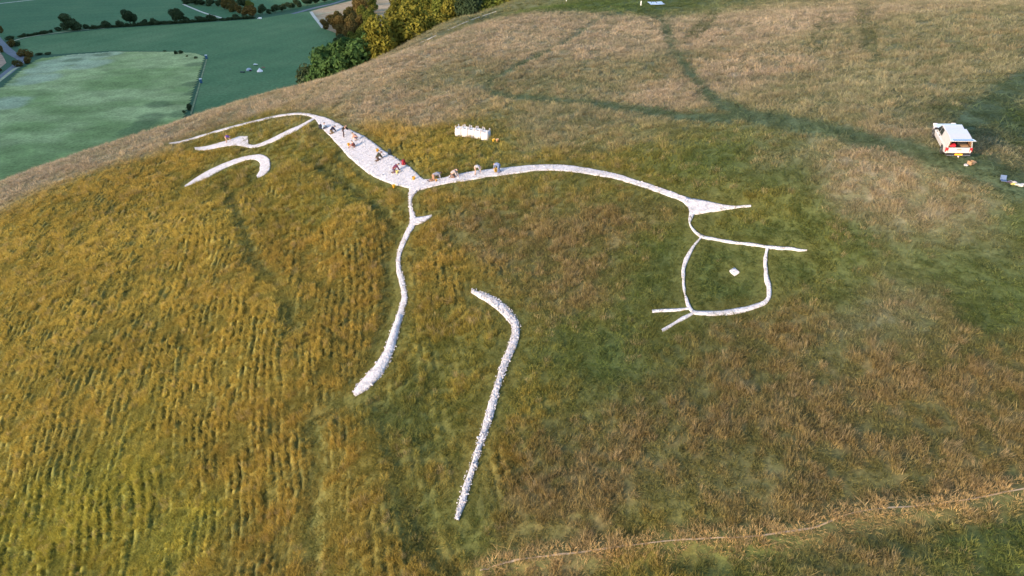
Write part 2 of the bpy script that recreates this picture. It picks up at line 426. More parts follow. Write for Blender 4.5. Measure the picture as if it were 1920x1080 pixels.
def sward(x, y):
    """colour (3), height, cover, ripple at points of the hill"""
    sh = np.shape(x); x = np.ravel(x).astype(float); y = np.ravel(y).astype(float)
    wx = x + 7 * (fbm(x / 9, y / 9, 31) - .5); wy = y + 7 * (fbm(x / 9, y / 9, 37) - .5)
    acc = np.zeros((len(x), 6)); ws = np.zeros(len(x))
    r2 = (x * x + y * y) * 0.0016
    for p, c in zip(VP, VC):
        w = 1.0 / ((wx - p[0]) ** 2 + (wy - p[1]) ** 2 + 2.0 + r2) ** 2
        acc += w[:, None] * c; ws += w
    return (acc / ws[:, None]).reshape(*sh, 6)

R_SW = None
def sward_r(x, y):
    return np.stack([sample(R_SW[..., k], x, y) for k in range(6)], -1)
_gx, _gy = np.meshgrid(np.linspace(RX0, RX1, RNX)[::2], np.linspace(RY0, RY1, RNY)[::2])
_s = sward(_gx, _gy)
R_SW = np.repeat(np.repeat(_s, 2, 0), 2, 1)[:RNY, :RNX]
if R_SW.shape[0] < RNY or R_SW.shape[1] < RNX:
    R_SW = np.pad(R_SW, ((0, RNY - R_SW.shape[0]), (0, RNX - R_SW.shape[1]), (0, 0)), mode='edge')

def terrace(x, y, z):
    """phase 0..1 across each little sheep terrace, 1 at its outer lip, and how well formed it is"""
    q = .97 * x + .24 * y; v = -.24 * x + .97 * y
    w = 7.0 * (fbm(x / 26, y / 26, 5, 2) - .5) + 2.2 * (fbm(q / 5.0, v / 8, 8, 3) - .5) + .40 * (fbm(q / .9, v / 2.2, 9, 2) - .5)
    ph = -(q / .64 + w)
    return ph - np.floor(ph), .25 + 1.2 * sstep(.28, .72, fbm(q / 1.2, v / 3.0, 14, 3))

def relief(x, y, z):
    ch = sample(R_CHALK, x, y); cr = sample(R_CREASE, x, y); wy = sample(R_WAY, x, y); tr = sample(R_TRAIL, x, y)
    sw = sward_r(x, y)
    rip = sw[..., 5] * sstep(0.15, 1.2, ch) * sstep(-.1, 1.0, cr)
    f, amp = terrace(x, y, z)
    h = rip * amp * 0.48 * (sstep(0, .3, f) * (1 - sstep(.80, 1, f)) - .6)
    rough = sw[..., 3] * sstep(0.0, 1.5, ch) * sstep(-.2, .8, wy)
    h = h + rough * 0.9 * (fbm(x / 2.2, y / 2.2, 51, 4) - .5)
    h = h + 1.1 * sstep(.5, 6, ch) * (fbm(x / 16, y / 16, 77, 3) - .5)
    h = h + .70 * np.exp(-(np.maximum(sample(R_FOLD, x, y), 0) / 3.6) ** 2) * sstep(.8, 5, ch)
    h = h - 0.16 * (1 - sstep(-.3, .9, cr)) * sstep(0, 1, ch)
    h = h + 0.10 * np.exp(-(tr / .5) ** 2) - 0.25 * np.exp(-((tr - .9) / .8) ** 2)
    h = h - 0.06 * (1 - sstep(-.15, .12, ch))                         # the chalk lies in a shallow cut
    inside = (x > RX0 + 4) & (x < RX1 - 4) & (y > RY0) & (y < RY1 - 4)
    return np.where(inside, h, 0)

def land(x, y):
    x = np.asarray(x, float); y = np.asarray(y, float)
    z = smooth_height(x, y)
    return z + relief(x, y, z)
def land1(x, y): return float(land(np.array([x]), np.array([y]))[0])

# ------------------------------------------------------------------ ground: one sheet from the hill to the far side of the valley
def axis(fine0, fine1, step, lo, hi, grow=1.13, cap=60.0):
    a = list(np.arange(fine0, fine1 + 1e-6, step))
    s, v, left = step, fine0, []
    while v > lo:
        s = min(s * grow, cap); v -= s; left.append(v)
    s, v, right = step, a[-1], []
    while v < hi:
        s = min(s * grow, cap); v += s; right.append(v)
    return np.array(left[::-1] + a + right)

gx = np.unique(np.r_[axis(-78, 60, 0.28, -2600, 2600), np.arange(-66, 2, .14)])
gx = gx[np.r_[True, np.diff(gx) > .06]]
gy = axis(15, 122, 0.36, -900, 3600, grow=1.06)
GX, GY = np.meshgrid(gx, gy)
GZs = smooth_height(GX, GY)
GZ = GZs + relief(GX, GY, GZs)
SW = sward_r(GX, GY)
thatch = SW[..., :3] * np.array([.60, .66, .68])
patch = .45 * fbm(GX / 2.1, GY / 2.1, 61, 3) + .55 * fbm(GX / .75, GY / .75, 62, 3)
green = np.array([.062, .080, .028])
k = sstep(.40, .62, patch)[..., None]
thatch = green * (1 - k) * .5 + thatch * (.5 + .5 * k)
way = .95 * (1 - sstep(-.7, .6, sample(R_WAY, GX, GY) + 1.0 * (fbm(GX / 2.2, GY / 2.2, 71) - .5)))[..., None]
rut = (1 - sstep(-.2, .5, sample(R_RUT, GX, GY)))[..., None] * .8
crease_shade = (.65 * (1 - sstep(-.5, .9, sample(R_CREASE, GX, GY) + 1.2 * (fbm(GX / 2, GY / 2, 75) - .5))))[..., None]
waycol = np.array([.064, .092, .050]) * (.8 + .5 * fbm(GX / 1.1, GY / 3, 73))[..., None]
thatch = thatch * (1 - way) + waycol * way
thatch = thatch * (1 - rut) + np.array([.06, .075, .03]) * rut
thatch = thatch * (1 - crease_shade) + np.array([.085, .098, .034]) * crease_shade  # shade of the slope breaks put into the turf as darker green
near_ch = (1 - sstep(.2, 1.6, sample(R_CHALK, GX, GY)))[..., None] * .65
thatch = thatch * (1 - near_ch) + np.array([.085, .088, .026]) * near_ch
rim = np.clip(np.minimum.reduce([GX - RX0, RX1 - GX, GY - RY0 + 2, RY1 - GY]) / 12, 0, 1)[..., None]
farhill = np.array([.20, .15, .075]) * (.75 + .5 * fbm(GX / 20, GY / 20, 81))[..., None]
low = sstep(70, 100, GZ)[..., None]
farhill = farhill * low + np.array([.05, .075, .03]) * (1 - low)
vnz = fbm(GX / 60, GY / 60, 83, 4)[..., None]
valley = np.array([.040, .092, .052]) * (.8 + .4 * vnz)
vk = sstep(2, 14, GZ)[..., None]
farhill = valley * (1 - vk) + farhill * vk
GC = thatch * rim + farhill * (1 - rim)
ny, nx = GX.shape
idx = np.arange(nx * ny).reshape(ny, nx)
faces = np.stack([idx[:-1, :-1], idx[:-1, 1:], idx[1:, 1:], idx[1:, :-1]], -1).reshape(-1, 4)
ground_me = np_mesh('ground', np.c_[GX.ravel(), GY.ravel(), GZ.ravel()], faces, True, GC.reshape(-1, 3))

def ground_mat(name, attr=True, cols=None, s1=.9, s2=5.0, bump=.5, dist=.08, bands=None):
    m, nt = newmat(name)
    out = N(nt, 'ShaderNodeOutputMaterial'); p = N(nt, 'ShaderNodeBsdfPrincipled')
    p.inputs['Roughness'].default_value = .95; p.inputs['Specular IOR Level'].default_value = .1
    geo = N(nt, 'ShaderNodeNewGeometry')
    n1 = N(nt, 'ShaderNodeTexNoise'); n1.inputs['Scale'].default_value = s1; n1.inputs['Detail'].default_value = 6; n1.inputs['Roughness'].default_value = .65
    n2 = N(nt, 'ShaderNodeTexNoise'); n2.inputs['Scale'].default_value = s2; n2.inputs['Detail'].default_value = 5; n2.inputs['Roughness'].default_value = .7
    for n in (n1, n2): nt.links.new(geo.outputs['Position'], n.inputs['Vector'])
    if attr:
        at = N(nt, 'ShaderNodeAttribute'); at.attribute_name = 'col'; src = at.outputs['Color']
    else:
        rp = N(nt, 'ShaderNodeValToRGB')
        el = rp.color_ramp.elements
        el[0].position = .34; el[0].color = (*cols[0], 1); el[1].position = .66; el[1].color = (*cols[-1], 1)
        for i, c in enumerate(cols[1:-1]):
            e = el.new(.34 + .32 * (i + 1) / (len(cols) - 1)); e.color = (*c, 1)
        nt.links.new(n1.outputs['Fac'], rp.inputs[0]); src = rp.outputs[0]
    def mul(src, n, lo, hi):
        mr = N(nt, 'ShaderNodeMapRange'); mr.inputs['From Min'].default_value = .28; mr.inputs['From Max'].default_value = .72
        mr.inputs['To Min'].default_value = lo; mr.inputs['To Max'].default_value = hi
        nt.links.new(n.outputs['Fac'], mr.inputs['Value'])
        mx = N(nt, 'ShaderNodeMix', data_type='RGBA', blend_type='MULTIPLY'); mx.inputs['Factor'].default_value = 1
        nt.links.new(src, mx.inputs[6]); nt.links.new(mr.outputs[0], mx.inputs[7])
        return mx.outputs[2]
    src = mul(src, n2, .62, 1.38)
    if attr: src = mul(src, n1, .75, 1.25)
    if bands:                                                              # mowing and tramlines
        mp = N(nt, 'ShaderNodeMapping'); mp.inputs['Rotation'].default_value = (0, 0, bands[0]); nt.links.new(geo.outputs['Position'], mp.inputs['Vector'])
        wv = N(nt, 'ShaderNodeTexWave'); wv.inputs['Scale'].default_value = bands[1]; wv.inputs['Distortion'].default_value = 1.2; wv.inputs['Detail'].default_value = 3; wv.inputs['Detail Scale'].default_value = .4
        nt.links.new(mp.outputs[0], wv.inputs['Vector']); src = mul(src, wv, 1 - bands[2], 1 + bands[2])
    nt.links.new(src, p.inputs['Base Color'])
    b = N(nt, 'ShaderNodeBump'); b.inputs['Strength'].default_value = bump; b.inputs['Distance'].default_value = dist
    nt.links.new(n2.outputs['Fac'], b.inputs['Height']); nt.links.new(b.outputs[0], p.inputs['Normal'])
    nt.links.new(p.outputs[0], out.inputs[0])
    return m

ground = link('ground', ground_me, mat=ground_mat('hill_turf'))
tag(ground, kind='structure')

# ------------------------------------------------------------------ the chalk figure
def chalk_material():
    m, nt = newmat('chalk')
    out = N(nt, 'ShaderNodeOutputMaterial'); p = N(nt, 'ShaderNodeBsdfPrincipled')
    p.inputs['Roughness'].default_value = .95; p.inputs['Specular IOR Level'].default_value = .15
    geo = N(nt, 'ShaderNodeNewGeometry')
    n1 = N(nt, 'ShaderNodeTexNoise'); n1.inputs['Scale'].default_value = 2.2; n1.inputs['Detail'].default_value = 6
    vo = N(nt, 'ShaderNodeTexVoronoi'); vo.inputs['Scale'].default_value = 7.0
    for n in (n1, vo): nt.links.new(geo.outputs['Position'], n.inputs['Vector'])
    rp = N(nt, 'ShaderNodeValToRGB'); el = rp.color_ramp.elements
    el[0].position = .28; el[0].color = (.33, .325, .345, 1); el[1].position = .55; el[1].color = (.455, .445, .475, 1)
    nt.links.new(n1.outputs['Fac'], rp.inputs[0])
    mr = N(nt, 'ShaderNodeMapRange'); mr.inputs['To Min'].default_value = .82; mr.inputs['To Max'].default_value = 1.08
    sep = N(nt, 'ShaderNodeSeparateColor'); nt.links.new(vo.outputs['Color'], sep.inputs[0]); nt.links.new(sep.outputs[0], mr.inputs['Value'])
    mx = N(nt, 'ShaderNodeMix', data_type='RGBA', blend_type='MULTIPLY'); mx.inputs['Factor'].default_value = 1
    nt.links.new(rp.outputs[0], mx.inputs[6]); nt.links.new(mr.outputs[0], mx.inputs[7])
    nt.links.new(mx.outputs[2], p.inputs['Base Color'])
    b = N(nt, 'ShaderNodeBump'); b.inputs['Strength'].default_value = .7; b.inputs['Distance'].default_value = .05
    nt.links.new(vo.outputs['Distance'], b.inputs['Height']); nt.links.new(b.outputs[0], p.inputs['Normal'])
    nt.links.new(p.outputs[0], out.inputs[0])
    return m
M_CHALK = chalk_material()
CHALK_LIFT = {'tail': .035, 'trunk': .05, 'neck': .042, 'ear': .048, 'throat': .04, 'brow': .046, 'snout': .04, 'cheek': .034, 'beak': .046, 'lower_beak': .05,
              'foreleg': .034, 'spur': .048, 'hind_leg': .03, 'hind_hoof': .044, 'far_hind_leg': .035, 'far_foreleg': .05, 'eye': .04}
MOUND = {'far_foreleg': .08, 'foreleg': .03}

def chalk_mesh(name):
    A, B = CHALK[name]
    w = np.hypot(*(A - B).T); m = int(np.clip(w.max() / .22, 4, 40))
    # even out along the length too
    L = np.r_[0, np.cumsum(np.hypot(*np.diff((A + B) / 2, axis=0).T))]
    n = max(3, int(L[-1] / .25)); s = np.linspace(0, L[-1], n)
    A2 = np.c_[np.interp(s, L, A[:, 0]), np.interp(s, L, A[:, 1])]; B2 = np.c_[np.interp(s, L, B[:, 0]), np.interp(s, L, B[:, 1])]
    sd_ = sum(map(ord, name))
    j0 = .10 * (vnoise(s / .55, s * 0 + 3.3, sd_) - .5) + .16 * (vnoise(s / 2.1, s * 0 + 1.3, sd_ + 1) - .5)
    j1 = .10 * (vnoise(s / .55, s * 0 + 8.3, sd_ + 2) - .5) + .16 * (vnoise(s / 2.1, s * 0 + 5.3, sd_ + 3) - .5)
    dirv = (B2 - A2) / np.maximum(np.hypot(*(B2 - A2).T)[:, None], .05)
    A2 = A2 + dirv * j0[:, None]; B2 = B2 + dirv * j1[:, None]
    t = np.linspace(0, 1, m)
    P = A2[:, None, :] * (1 - t)[None, :, None] + B2[:, None, :] * t[None, :, None]
    x, y = P[..., 0], P[..., 1]
    z = smooth_height(x, y) + CHALK_LIFT[name] + .03 + .05 * (fbm(x / .6, y / .6, 15, 3) - .5)
    mound = MOUND.get(name, .0)
    z = z + mound * np.sin(np.pi * t)[None, :] * (.6 + .8 * vnoise(x / .6, y / .6, 19))
    if name == 'foreleg': z = z + (s / s[-1] > .72)[:, None] * .12 * np.sin(np.pi * t)[None, :]
    # skirt turned down into the turf so the edge has thickness
    x = np.c_[x[:, :1], x, x[:, -1:]]; y = np.c_[y[:, :1], y, y[:, -1:]]; z = np.c_[z[:, :1] - .15, z, z[:, -1:] - .15]
    n_, m_ = x.shape
    ix = np.arange(n_ * m_).reshape(n_, m_)
    f = np.stack([ix[:-1, :-1], ix[1:, :-1], ix[1:, 1:], ix[:-1, 1:]], -1).reshape(-1, 4)
    me = np_mesh(name, np.c_[x.ravel(), y.ravel(), z.ravel()], f, True)
    bm = bmesh.new(); bm.from_mesh(me); bmesh.ops.recalc_face_normals(bm, faces=bm.faces)
    if sum(fc.normal.z for fc in bm.faces) < 0: bmesh.ops.reverse_faces(bm, faces=bm.faces)
    bm.to_mesh(me); bm.free()
    return me, np.c_[x.ravel(), y.ravel(), z.ravel()]

horse = empty('chalk_horse', tuple(cast([700], [300])[0][:3]))
tag(horse, 'white chalk horse figure cut into the hillside, with tail, broad body, neck and head', 'hill figure')
hl = np.array(horse.location)
for nm in CHALK:
    if nm in ('far_hind_leg', 'far_foreleg', 'eye'): continue
    me, co = chalk_mesh(nm)
    o = link(nm, me, None, M_CHALK)
    me.transform(Matrix.Translation(-Vector(hl))); o.parent = horse
for nm, objname, lab, cat in [('far_hind_leg', 'chalk_stroke', 'hook-shaped white chalk leg lying apart below the tail of the horse figure', 'chalk stroke'),
                              ('far_foreleg', 'chalk_stroke', 'long bent white chalk leg lying apart nearest the bottom of the hillside', 'chalk stroke'),
                              ('eye', 'chalk_eye', 'small round white chalk eye in the green turf of the head', 'chalk eye')]:
    me, co = chalk_mesh(nm)
    o = link(objname, me, None, M_CHALK); c = Vector(co.mean(0)); me.transform(Matrix.Translation(-c)); o.location = c
    tag(o, lab, cat, group='detached chalk legs' if cat == 'chalk stroke' else None)

# ------------------------------------------------------------------ instancing of uncountable things
def instancer(name, pts, rot, scl, index, col, coll, kindlabel, cat):
    me = bpy.data.meshes.new(name)
    n = len(pts)
    me.vertices.add(n); me.vertices.foreach_set('co', np.asarray(pts, np.float32).ravel())
    for nm, ty, key, arr in (('rot', 'FLOAT_VECTOR', 'vector', rot), ('scl', 'FLOAT_VECTOR', 'vector', scl), ('idx', 'INT', 'value', index), ('col', 'FLOAT_COLOR', 'color', np.c_[col, np.ones(n)])):
        a = me.attributes.new(nm, ty, 'POINT')
        a.data.foreach_set(key, np.asarray(arr, np.int32 if ty == 'INT' else np.float32).ravel())
    o = link(name, me)
    ng = bpy.data.node_groups.new(name + '_scatter', 'GeometryNodeTree')
    ng.interface.new_socket('Geometry', in_out='INPUT', socket_type='NodeSocketGeometry')
    ng.interface.new_socket('Geometry', in_out='OUTPUT', socket_type='NodeSocketGeometry')
    gi = ng.nodes.new('NodeGroupInput'); go = ng.nodes.new('NodeGroupOutput')
    m2p = ng.nodes.new('GeometryNodeMeshToPoints')
    iop = ng.nodes.new('GeometryNodeInstanceOnPoints'); ci = ng.nodes.new('GeometryNodeCollectionInfo')
    ci.inputs['Collection'].default_value = coll; ci.inputs['Separate Children'].default_value = True; ci.inputs['Reset Children'].default_value = True
    iop.inputs['Pick Instance'].default_value = True
    def named(nm, ty):
        a = ng.nodes.new('GeometryNodeInputNamedAttribute'); a.data_type = ty; a.inputs['Name'].default_value = nm
        return next(s for s in a.outputs if s.enabled and s.name == 'Attribute')
    L = ng.links
    L.new(gi.outputs[0], m2p.inputs[0]); L.new(m2p.outputs[0], iop.inputs['Points']); L.new(ci.outputs[0], iop.inputs['Instance'])
    L.new(named('idx', 'INT'), iop.inputs['Instance Index']); L.new(named('rot', 'FLOAT_VECTOR'), iop.inputs['Rotation']); L.new(named('scl', 'FLOAT_VECTOR'), iop.inputs['Scale'])
    L.new(iop.outputs[0], go.inputs[0])
    md = o.modifiers.new('scatter', 'NODES'); md.node_group = ng
    tag(o, kindlabel, cat, kind='stuff')
    return o

def blade_mat(name, transl=.3):
    m, nt = newmat(name)
    out = N(nt, 'ShaderNodeOutputMaterial')
    at = N(nt, 'ShaderNodeAttribute'); at.attribute_name = 'col'; at.attribute_type = 'INSTANCER'
    sh = N(nt, 'ShaderNodeAttribute'); sh.attribute_name = 'shade'
    mx = N(nt, 'ShaderNodeMix', data_type='RGBA', blend_type='MULTIPLY'); mx.inputs['Factor'].default_value = 1
    nt.links.new(at.outputs['Color'], mx.inputs[6]); nt.links.new(sh.outputs['Color'], mx.inputs[7])
    d = N(nt, 'ShaderNodeBsdfDiffuse'); t = N(nt, 'ShaderNodeBsdfTranslucent'); ms = N(nt, 'ShaderNodeMixShader'); ms.inputs[0].default_value = transl
    nt.links.new(mx.outputs[2], d.inputs['Color']); nt.links.new(mx.outputs[2], t.inputs['Color'])
    nt.links.new(d.outputs[0], ms.inputs[1]); nt.links.new(t.outputs[0], ms.inputs[2]); nt.links.new(ms.outputs[0], out.inputs[0])
    return m
M_BLADE = blade_mat('grass_blades')

def clump(name, nb, rad, wid, lean, droop, coll, rs, hvar=.5, heads=False):
    V, Fc, S = [], [], []
    for i in range(nb):
        a = rs.uniform(0, 2 * math.pi); r = rad * math.sqrt(rs.uniform(0, 1)); bx, by = r * math.cos(a), r * math.sin(a)
        la = a + rs.normal(0, .9); ln = lean * rs.uniform(.3, 1.4); h = 1 - hvar * rs.uniform(0, 1)
        fa = rs.uniform(0, math.pi); dx, dy = math.cos(fa) * wid / 2, math.sin(fa) * wid / 2
        mx_, my_ = bx + math.cos(la) * ln * .4 * h, by + math.sin(la) * ln * .4 * h
        tx, ty = bx + math.cos(la) * ln * h * (1 + droop), by + math.sin(la) * ln * h * (1 + droop)
        tz = h * (1 - .25 * droop)
        b = len(V)
        V += [(bx - dx, by - dy, -.08), (bx + dx, by + dy, -.08), (mx_ + dx * .9, my_ + dy * .9, h * .58), (mx_ - dx * .9, my_ - dy * .9, h * .58), (tx, ty, tz)]
        Fc += [(b, b + 1, b + 2), (b, b + 2, b + 3), (b + 3, b + 2, b + 4)]
        v = rs.uniform(.72, 1.28); tipv = v * (1.25 if heads else 1.08)
        c = np.array([v, v, v * rs.uniform(.85, 1.1)]); ct = np.array([tipv, tipv * .97, tipv * .95])
        cb = np.array([v * .85, v * .95, v * .9])
        S += [cb, cb, c, c, ct]
    me = np_mesh(name, V, Fc, False)
    at = me.attributes.new('shade', 'FLOAT_COLOR', 'POINT'); c4 = np.ones((len(V), 4), np.float32); c4[:, :3] = np.array(S)
    at.data.foreach_set('color', c4.ravel())
    me.materials.append(M_BLADE)
    o = bpy.data.objects.new(name, me); coll.objects.link(o)
    return o

tufts = bpy.data.collections.new('tuft_sources')
rs = np.random.RandomState(3)
for i in range(4): clump('tuft_%02d' % i, 32, .27, .025, .26, .35, tufts, rs)            # 0-3 meadow tussock
for i in range(4, 7): clump('tuft_%02d' % i, 24, .38, .04, .5, .6, tufts, rs, .6)        # 4-6 low spreading turf
for i in range(7, 10): clump('tuft_%02d' % i, 34, .25, .017, .22, .3, tufts, rs, .5, True)  # 7-9 tall dry stems

def scatter_grass():
    P = []
    r0 = 16.0
    while r0 < 235:
        r1 = r0 * 1.06
        dens = 30.0 * min(1.0, (42 / r0)) ** 1.75
        az0, az1 = math.radians(-52), math.radians(50)
        n = int(dens * .5 * (r1 * r1 - r0 * r0) * (az1 - az0))
        r = np.sqrt(RNG.uniform(r0 * r0, r1 * r1, n)); az = RNG.uniform(az0, az1, n)
        P.append(np.c_[r * np.sin(az), r * np.cos(az)]); r0 = r1
    P = np.concatenate(P)
    x, y = P[:, 0], P[:, 1]
    z = smooth_height(x, y)
    # keep what can stand in view, with a wide margin
    dep = y * CP - (z - CAM_Z) * SP; u = x / dep; v = (y * SP + (z - CAM_Z) * CP) / dep
    keep = (dep > 5) & (np.abs(u) < .84) & (v < .50) & (v > -.52) & (x > RX0 + 1) & (x < RX1 - 1) & (y < RY1 - 1)
    x, y, z = x[keep], y[keep], z[keep]
    ch = sample(R_CHALK, x, y); wy = sample(R_WAY, x, y); ru = sample(R_RUT, x, y); cr = sample(R_CREASE, x, y); tr = sample(R_TRAIL, x, y)
    keep = ch > RNG.uniform(.0, .14, len(x))
    x, y, z, ch, wy, ru, cr, tr = [a[keep] for a in (x, y, z, ch, wy, ru, cr, tr)]
    sw = sward_r(x, y); n = len(x)
    col = sw[:, :3].copy(); H = sw[:, 3].copy(); cov = sw[:, 4].copy(); rip = sw[:, 5] * sstep(.15, 1.2, ch) * sstep(-.1, 1, cr)
    f, amp = terrace(x, y, z); rip0 = rip.copy(); rip = np.clip(rip * amp * 1.1, 0, 1)
    big = fbm(x / 7, y / 7, 41, 3); pat = .45 * fbm(x / 2.1, y / 2.1, 61, 3) + .55 * fbm(x / .75, y / .75, 62, 3); pat = .5 + (pat - .5) * 1.35; fine = fbm(x / .7, y / .7, 47, 2)
    # green undersward showing between drier heads
    g = sstep(.60, .36, pat)[:, None] * (1 - .6 * rip)[:, None] * np.clip(1.25 - 1.6 * col[:, 2:3] / .2, .45, 1)
    greencol = np.array([.074, .100, .027])
    dry = col * (1.0 + .5 * (big - .5))[:, None]
    col = dry * (1 - .75 * g) + greencol * (.75 * g)
    H *= .55 + .9 * sstep(.3, .7, pat)
    # terraces: long golden grass leans over the lip, short green tread behind
    lip = sstep(.0, .22, f) * (1 - sstep(.78, .94, f))
    H *= 1 + rip * (.25 * lip - .72 * (1 - lip)); col = col * (1 - (rip * .45 * (1 - lip))[:, None]) + np.array([.085, .078, .02]) * (rip * .45 * (1 - lip))[:, None]
    cov *= 1 - np.clip(rip * 1.3, 0, 1) * .88 * (1 - lip)
    # worn ways, ruts, crease shade painted dark green, mown margin of the figure
    w = .95 - .95 * sstep(-.7, .6, wy + 1.0 * (fbm(x / 2.2, y / 2.2, 71) - .5)); col = col * (1 - w)[:, None] + np.array([.074, .104, .056]) * w[:, None]; H *= 1 - .72 * w; cov *= 1 - .35 * w
    w = .85 * (1 - sstep(-.2, .5, ru)); col = col * (1 - w)[:, None] + np.array([.06, .075, .03]) * w[:, None]; H *= 1 - .7 * w
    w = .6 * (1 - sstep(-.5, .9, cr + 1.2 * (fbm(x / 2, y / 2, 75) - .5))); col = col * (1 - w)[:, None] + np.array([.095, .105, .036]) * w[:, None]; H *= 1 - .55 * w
    w = (1 - sstep(.2, 1.7, ch)); col = col * (1 - .6 * w)[:, None] + np.array([.10, .098, .026]) * (.6 * w)[:, None]; H *= 1 - .72 * w
    w = np.exp(-(np.maximum(tr + .35 * (fine - .5), 0) / .7) ** 2) * .85; col = col * (1 - w)[:, None] + np.array([.42, .285, .135]) * w[:, None]; H *= 1 - .1 * w; cov = np.maximum(cov, w)
    # scattered pale dry heads
    tall = (RNG.uniform(0, 1, n) < (.10 + .5 * sstep(.45, .7, pat)) * sstep(.16, .32, H) * (1 - .5 * rip))
    pale = tall & (RNG.uniform(0, 1, n) < .38)
    col[pale] = col[pale] * .45 + np.array([.29, .22, .13]) * .55 * (.8 + .5 * RNG.uniform(0, 1, pale.sum()))[:, None]
    keep = RNG.uniform(0, 1, n) < cov * (.75 + .5 * fine) * np.where(rip0 > .35, 1.0, .5)
    col *= RNG.uniform(.78, 1.22, n)[:, None]
    r = np.hypot(x, y)
    wide = np.clip(r / 45, .8, 4) ** .72
    H = H * RNG.uniform(.7, 1.35, n) * np.where(tall, 1.22, 1) * np.clip(r / 60, 1, 1.5) ** .5
    index = np.where(H < .13, RNG.integers(4, 7, n), np.where(tall, RNG.integers(7, 10, n), RNG.integers(0, 4, n)))
    zz = z + relief(x, y, z)
    lean = .28 + .12 * RNG.normal(size=n)
    rot = np.c_[RNG.normal(0, .16, n) + .10, -lean * np.clip(rip + .3, 0, 1) + RNG.normal(0, .12, n), np.zeros(n)]
    yaw = RNG.uniform(0, 2 * math.pi, n)
    # tilt is applied in world axes: compose yaw first, then tilt
    cyaw, syaw = np.cos(yaw), np.sin(yaw)
    rot = np.c_[rot[:, 0] * cyaw + rot[:, 1] * syaw, -rot[:, 0] * syaw + rot[:, 1] * cyaw, yaw]
    s = wide * RNG.uniform(.75, 1.25, n) * (1 - .45 * np.clip(rip * 1.4, 0, 1)) * (1 - .5 * (1 - sstep(.1, .9, ch)))
    scl = np.c_[s, s, H * np.clip(wide, 1, 1.6) ** .3]
    k = keep
    return np.c_[x, y, zz][k], rot[k], scl[k], index[k], col[k]

gp = scatter_grass()
print('grass tufts', len(gp[0]))
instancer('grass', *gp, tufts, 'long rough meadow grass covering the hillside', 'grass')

# ------------------------------------------------------------------ loose chalk lumps on the figure
lumps = bpy.data.collections.new('lump_sources')
for i in range(4):
    bm = bmesh.new(); bmesh.ops.create_icosphere(bm, subdivisions=1, radius=1)
    for v in bm.verts: v.co = Vector(v.co) * random.uniform(.65, 1.2); v.co.z *= .75
    me = bpy.data.meshes.new('lump_%02d' % i); bm.to_mesh(me); bm.free(); me.materials.append(M_CHALK)
    lumps.objects.link(bpy.data.objects.new('lump_%02d' % i, me))

def scatter_lumps():
    X, Y, S = [], [], []
    for nm, (A, B) in CHALK.items():
        dens, size = {'far_foreleg': (150, .045), 'foreleg': (90, .042), 'trunk': (24, .055), 'neck': (34, .045)}.get(nm, (2, .025))
        for i in range(len(A) - 1):
            q = [A[i], A[i + 1], B[i + 1], B[i]]
            ar = .5 * abs(np.cross(q[2] - q[0], q[3] - q[1]))
            n = RNG.poisson(ar * dens)
            t = RNG.uniform(0, 1, n); lo, hi = (-.14, 1.14) if nm in ('far_foreleg', 'foreleg') else (.0, 1.0)
            v = RNG.uniform(lo, hi, n)
            p = (A[i] * (1 - t)[:, None] + A[i + 1] * t[:, None]) * (1 - v)[:, None] + (B[i] * (1 - t)[:, None] + B[i + 1] * t[:, None]) * v[:, None]
            X += list(p[:, 0]); Y += list(p[:, 1])
            S += list(size * RNG.lognormal(-.35, .45, n) * (1 + .4 * (nm == 'foreleg' and i > .72 * len(A))) + (MOUND.get(nm, 0) > .1) * 0)
    X, Y, S = np.array(X), np.array(Y), np.array(S)
    Z = smooth_height(X, Y) + .065 + S * .2
    for nm in ('far_foreleg',):
        A, B = CHALK[nm]; c = (A + B) / 2
        d = np.min(np.hypot(X[:, None] - c[None, ::1, 0], Y[:, None] - c[None, :, 1]), 1)
        Z += np.where(d < 1.0, .10 * np.clip(1 - d / .8, 0, 1), 0)
    n = len(X)
    return np.c_[X, Y, Z], RNG.uniform(0, 6.28, (n, 3)), np.c_[S, S, S] * RNG.uniform(.7, 1.3, (n, 3)), RNG.integers(0, 4, n), np.ones((n, 3))
lp = scatter_lumps()
print('chalk lumps', len(lp[0]))
instancer('chalk_rubble', *lp, lumps, 'loose white chalk lumps strewn over the horse figure', 'chalk rubble')

# ------------------------------------------------------------------ trodden line across the bottom right slope
A, B = TRAIL_STRIP
c0 = (A + B) / 2; dv = (A - B) / np.maximum(np.hypot(*(A - B).T)[:, None], .01)
hw = .02 + .04 * vnoise(np.arange(len(c0)) / 3., np.zeros(len(c0)), 4)
TA, TB = c0 + dv * hw[:, None], c0 - dv * hw[:, None]
zA = land(TA[:, 0], TA[:, 1]) + .03; zB = land(TB[:, 0], TB[:, 1]) + .03
n = len(c0); V = np.concatenate([np.c_[TA, zA], np.c_[TB, zB]]); Fq = np.array([(i, i + 1, n + i + 1, n + i) for i in range(n - 1)])
tp = link('footpath', np_mesh('footpath', V, Fq, True), mat=simple('trodden_straw', (.30, .23, .15), .95, var=.25, scale=3))
tag(tp, kind='structure')

# ------------------------------------------------------------------ valley: fields, lanes, tracks
def vp(px, py, z=0.0):
    a, f, u = ray(px, py); d = (CAM_Z - z) / (-u)
    return np.stack([a * d, f * d, np.full(np.shape(a * d), z)], -1)
def vscale(px, py): # metres per photograph pixel at a spot on the valley floor
    a, f, u = ray(px, py); return float(CAM_Z / (-u) / F)

def sheet(name, poly, z, mat):
    P = vp(*np.array(poly, float).T)
    me = bpy.data.meshes.new(name); me.from_pydata([(p[0], p[1], z) for p in P], [], [list(range(len(P)))]); me.update()
    if me.polygons[0].normal.z < 0: me.flip_normals()
    o = link(name, me, mat=mat); tag(o, kind='structure'); return o

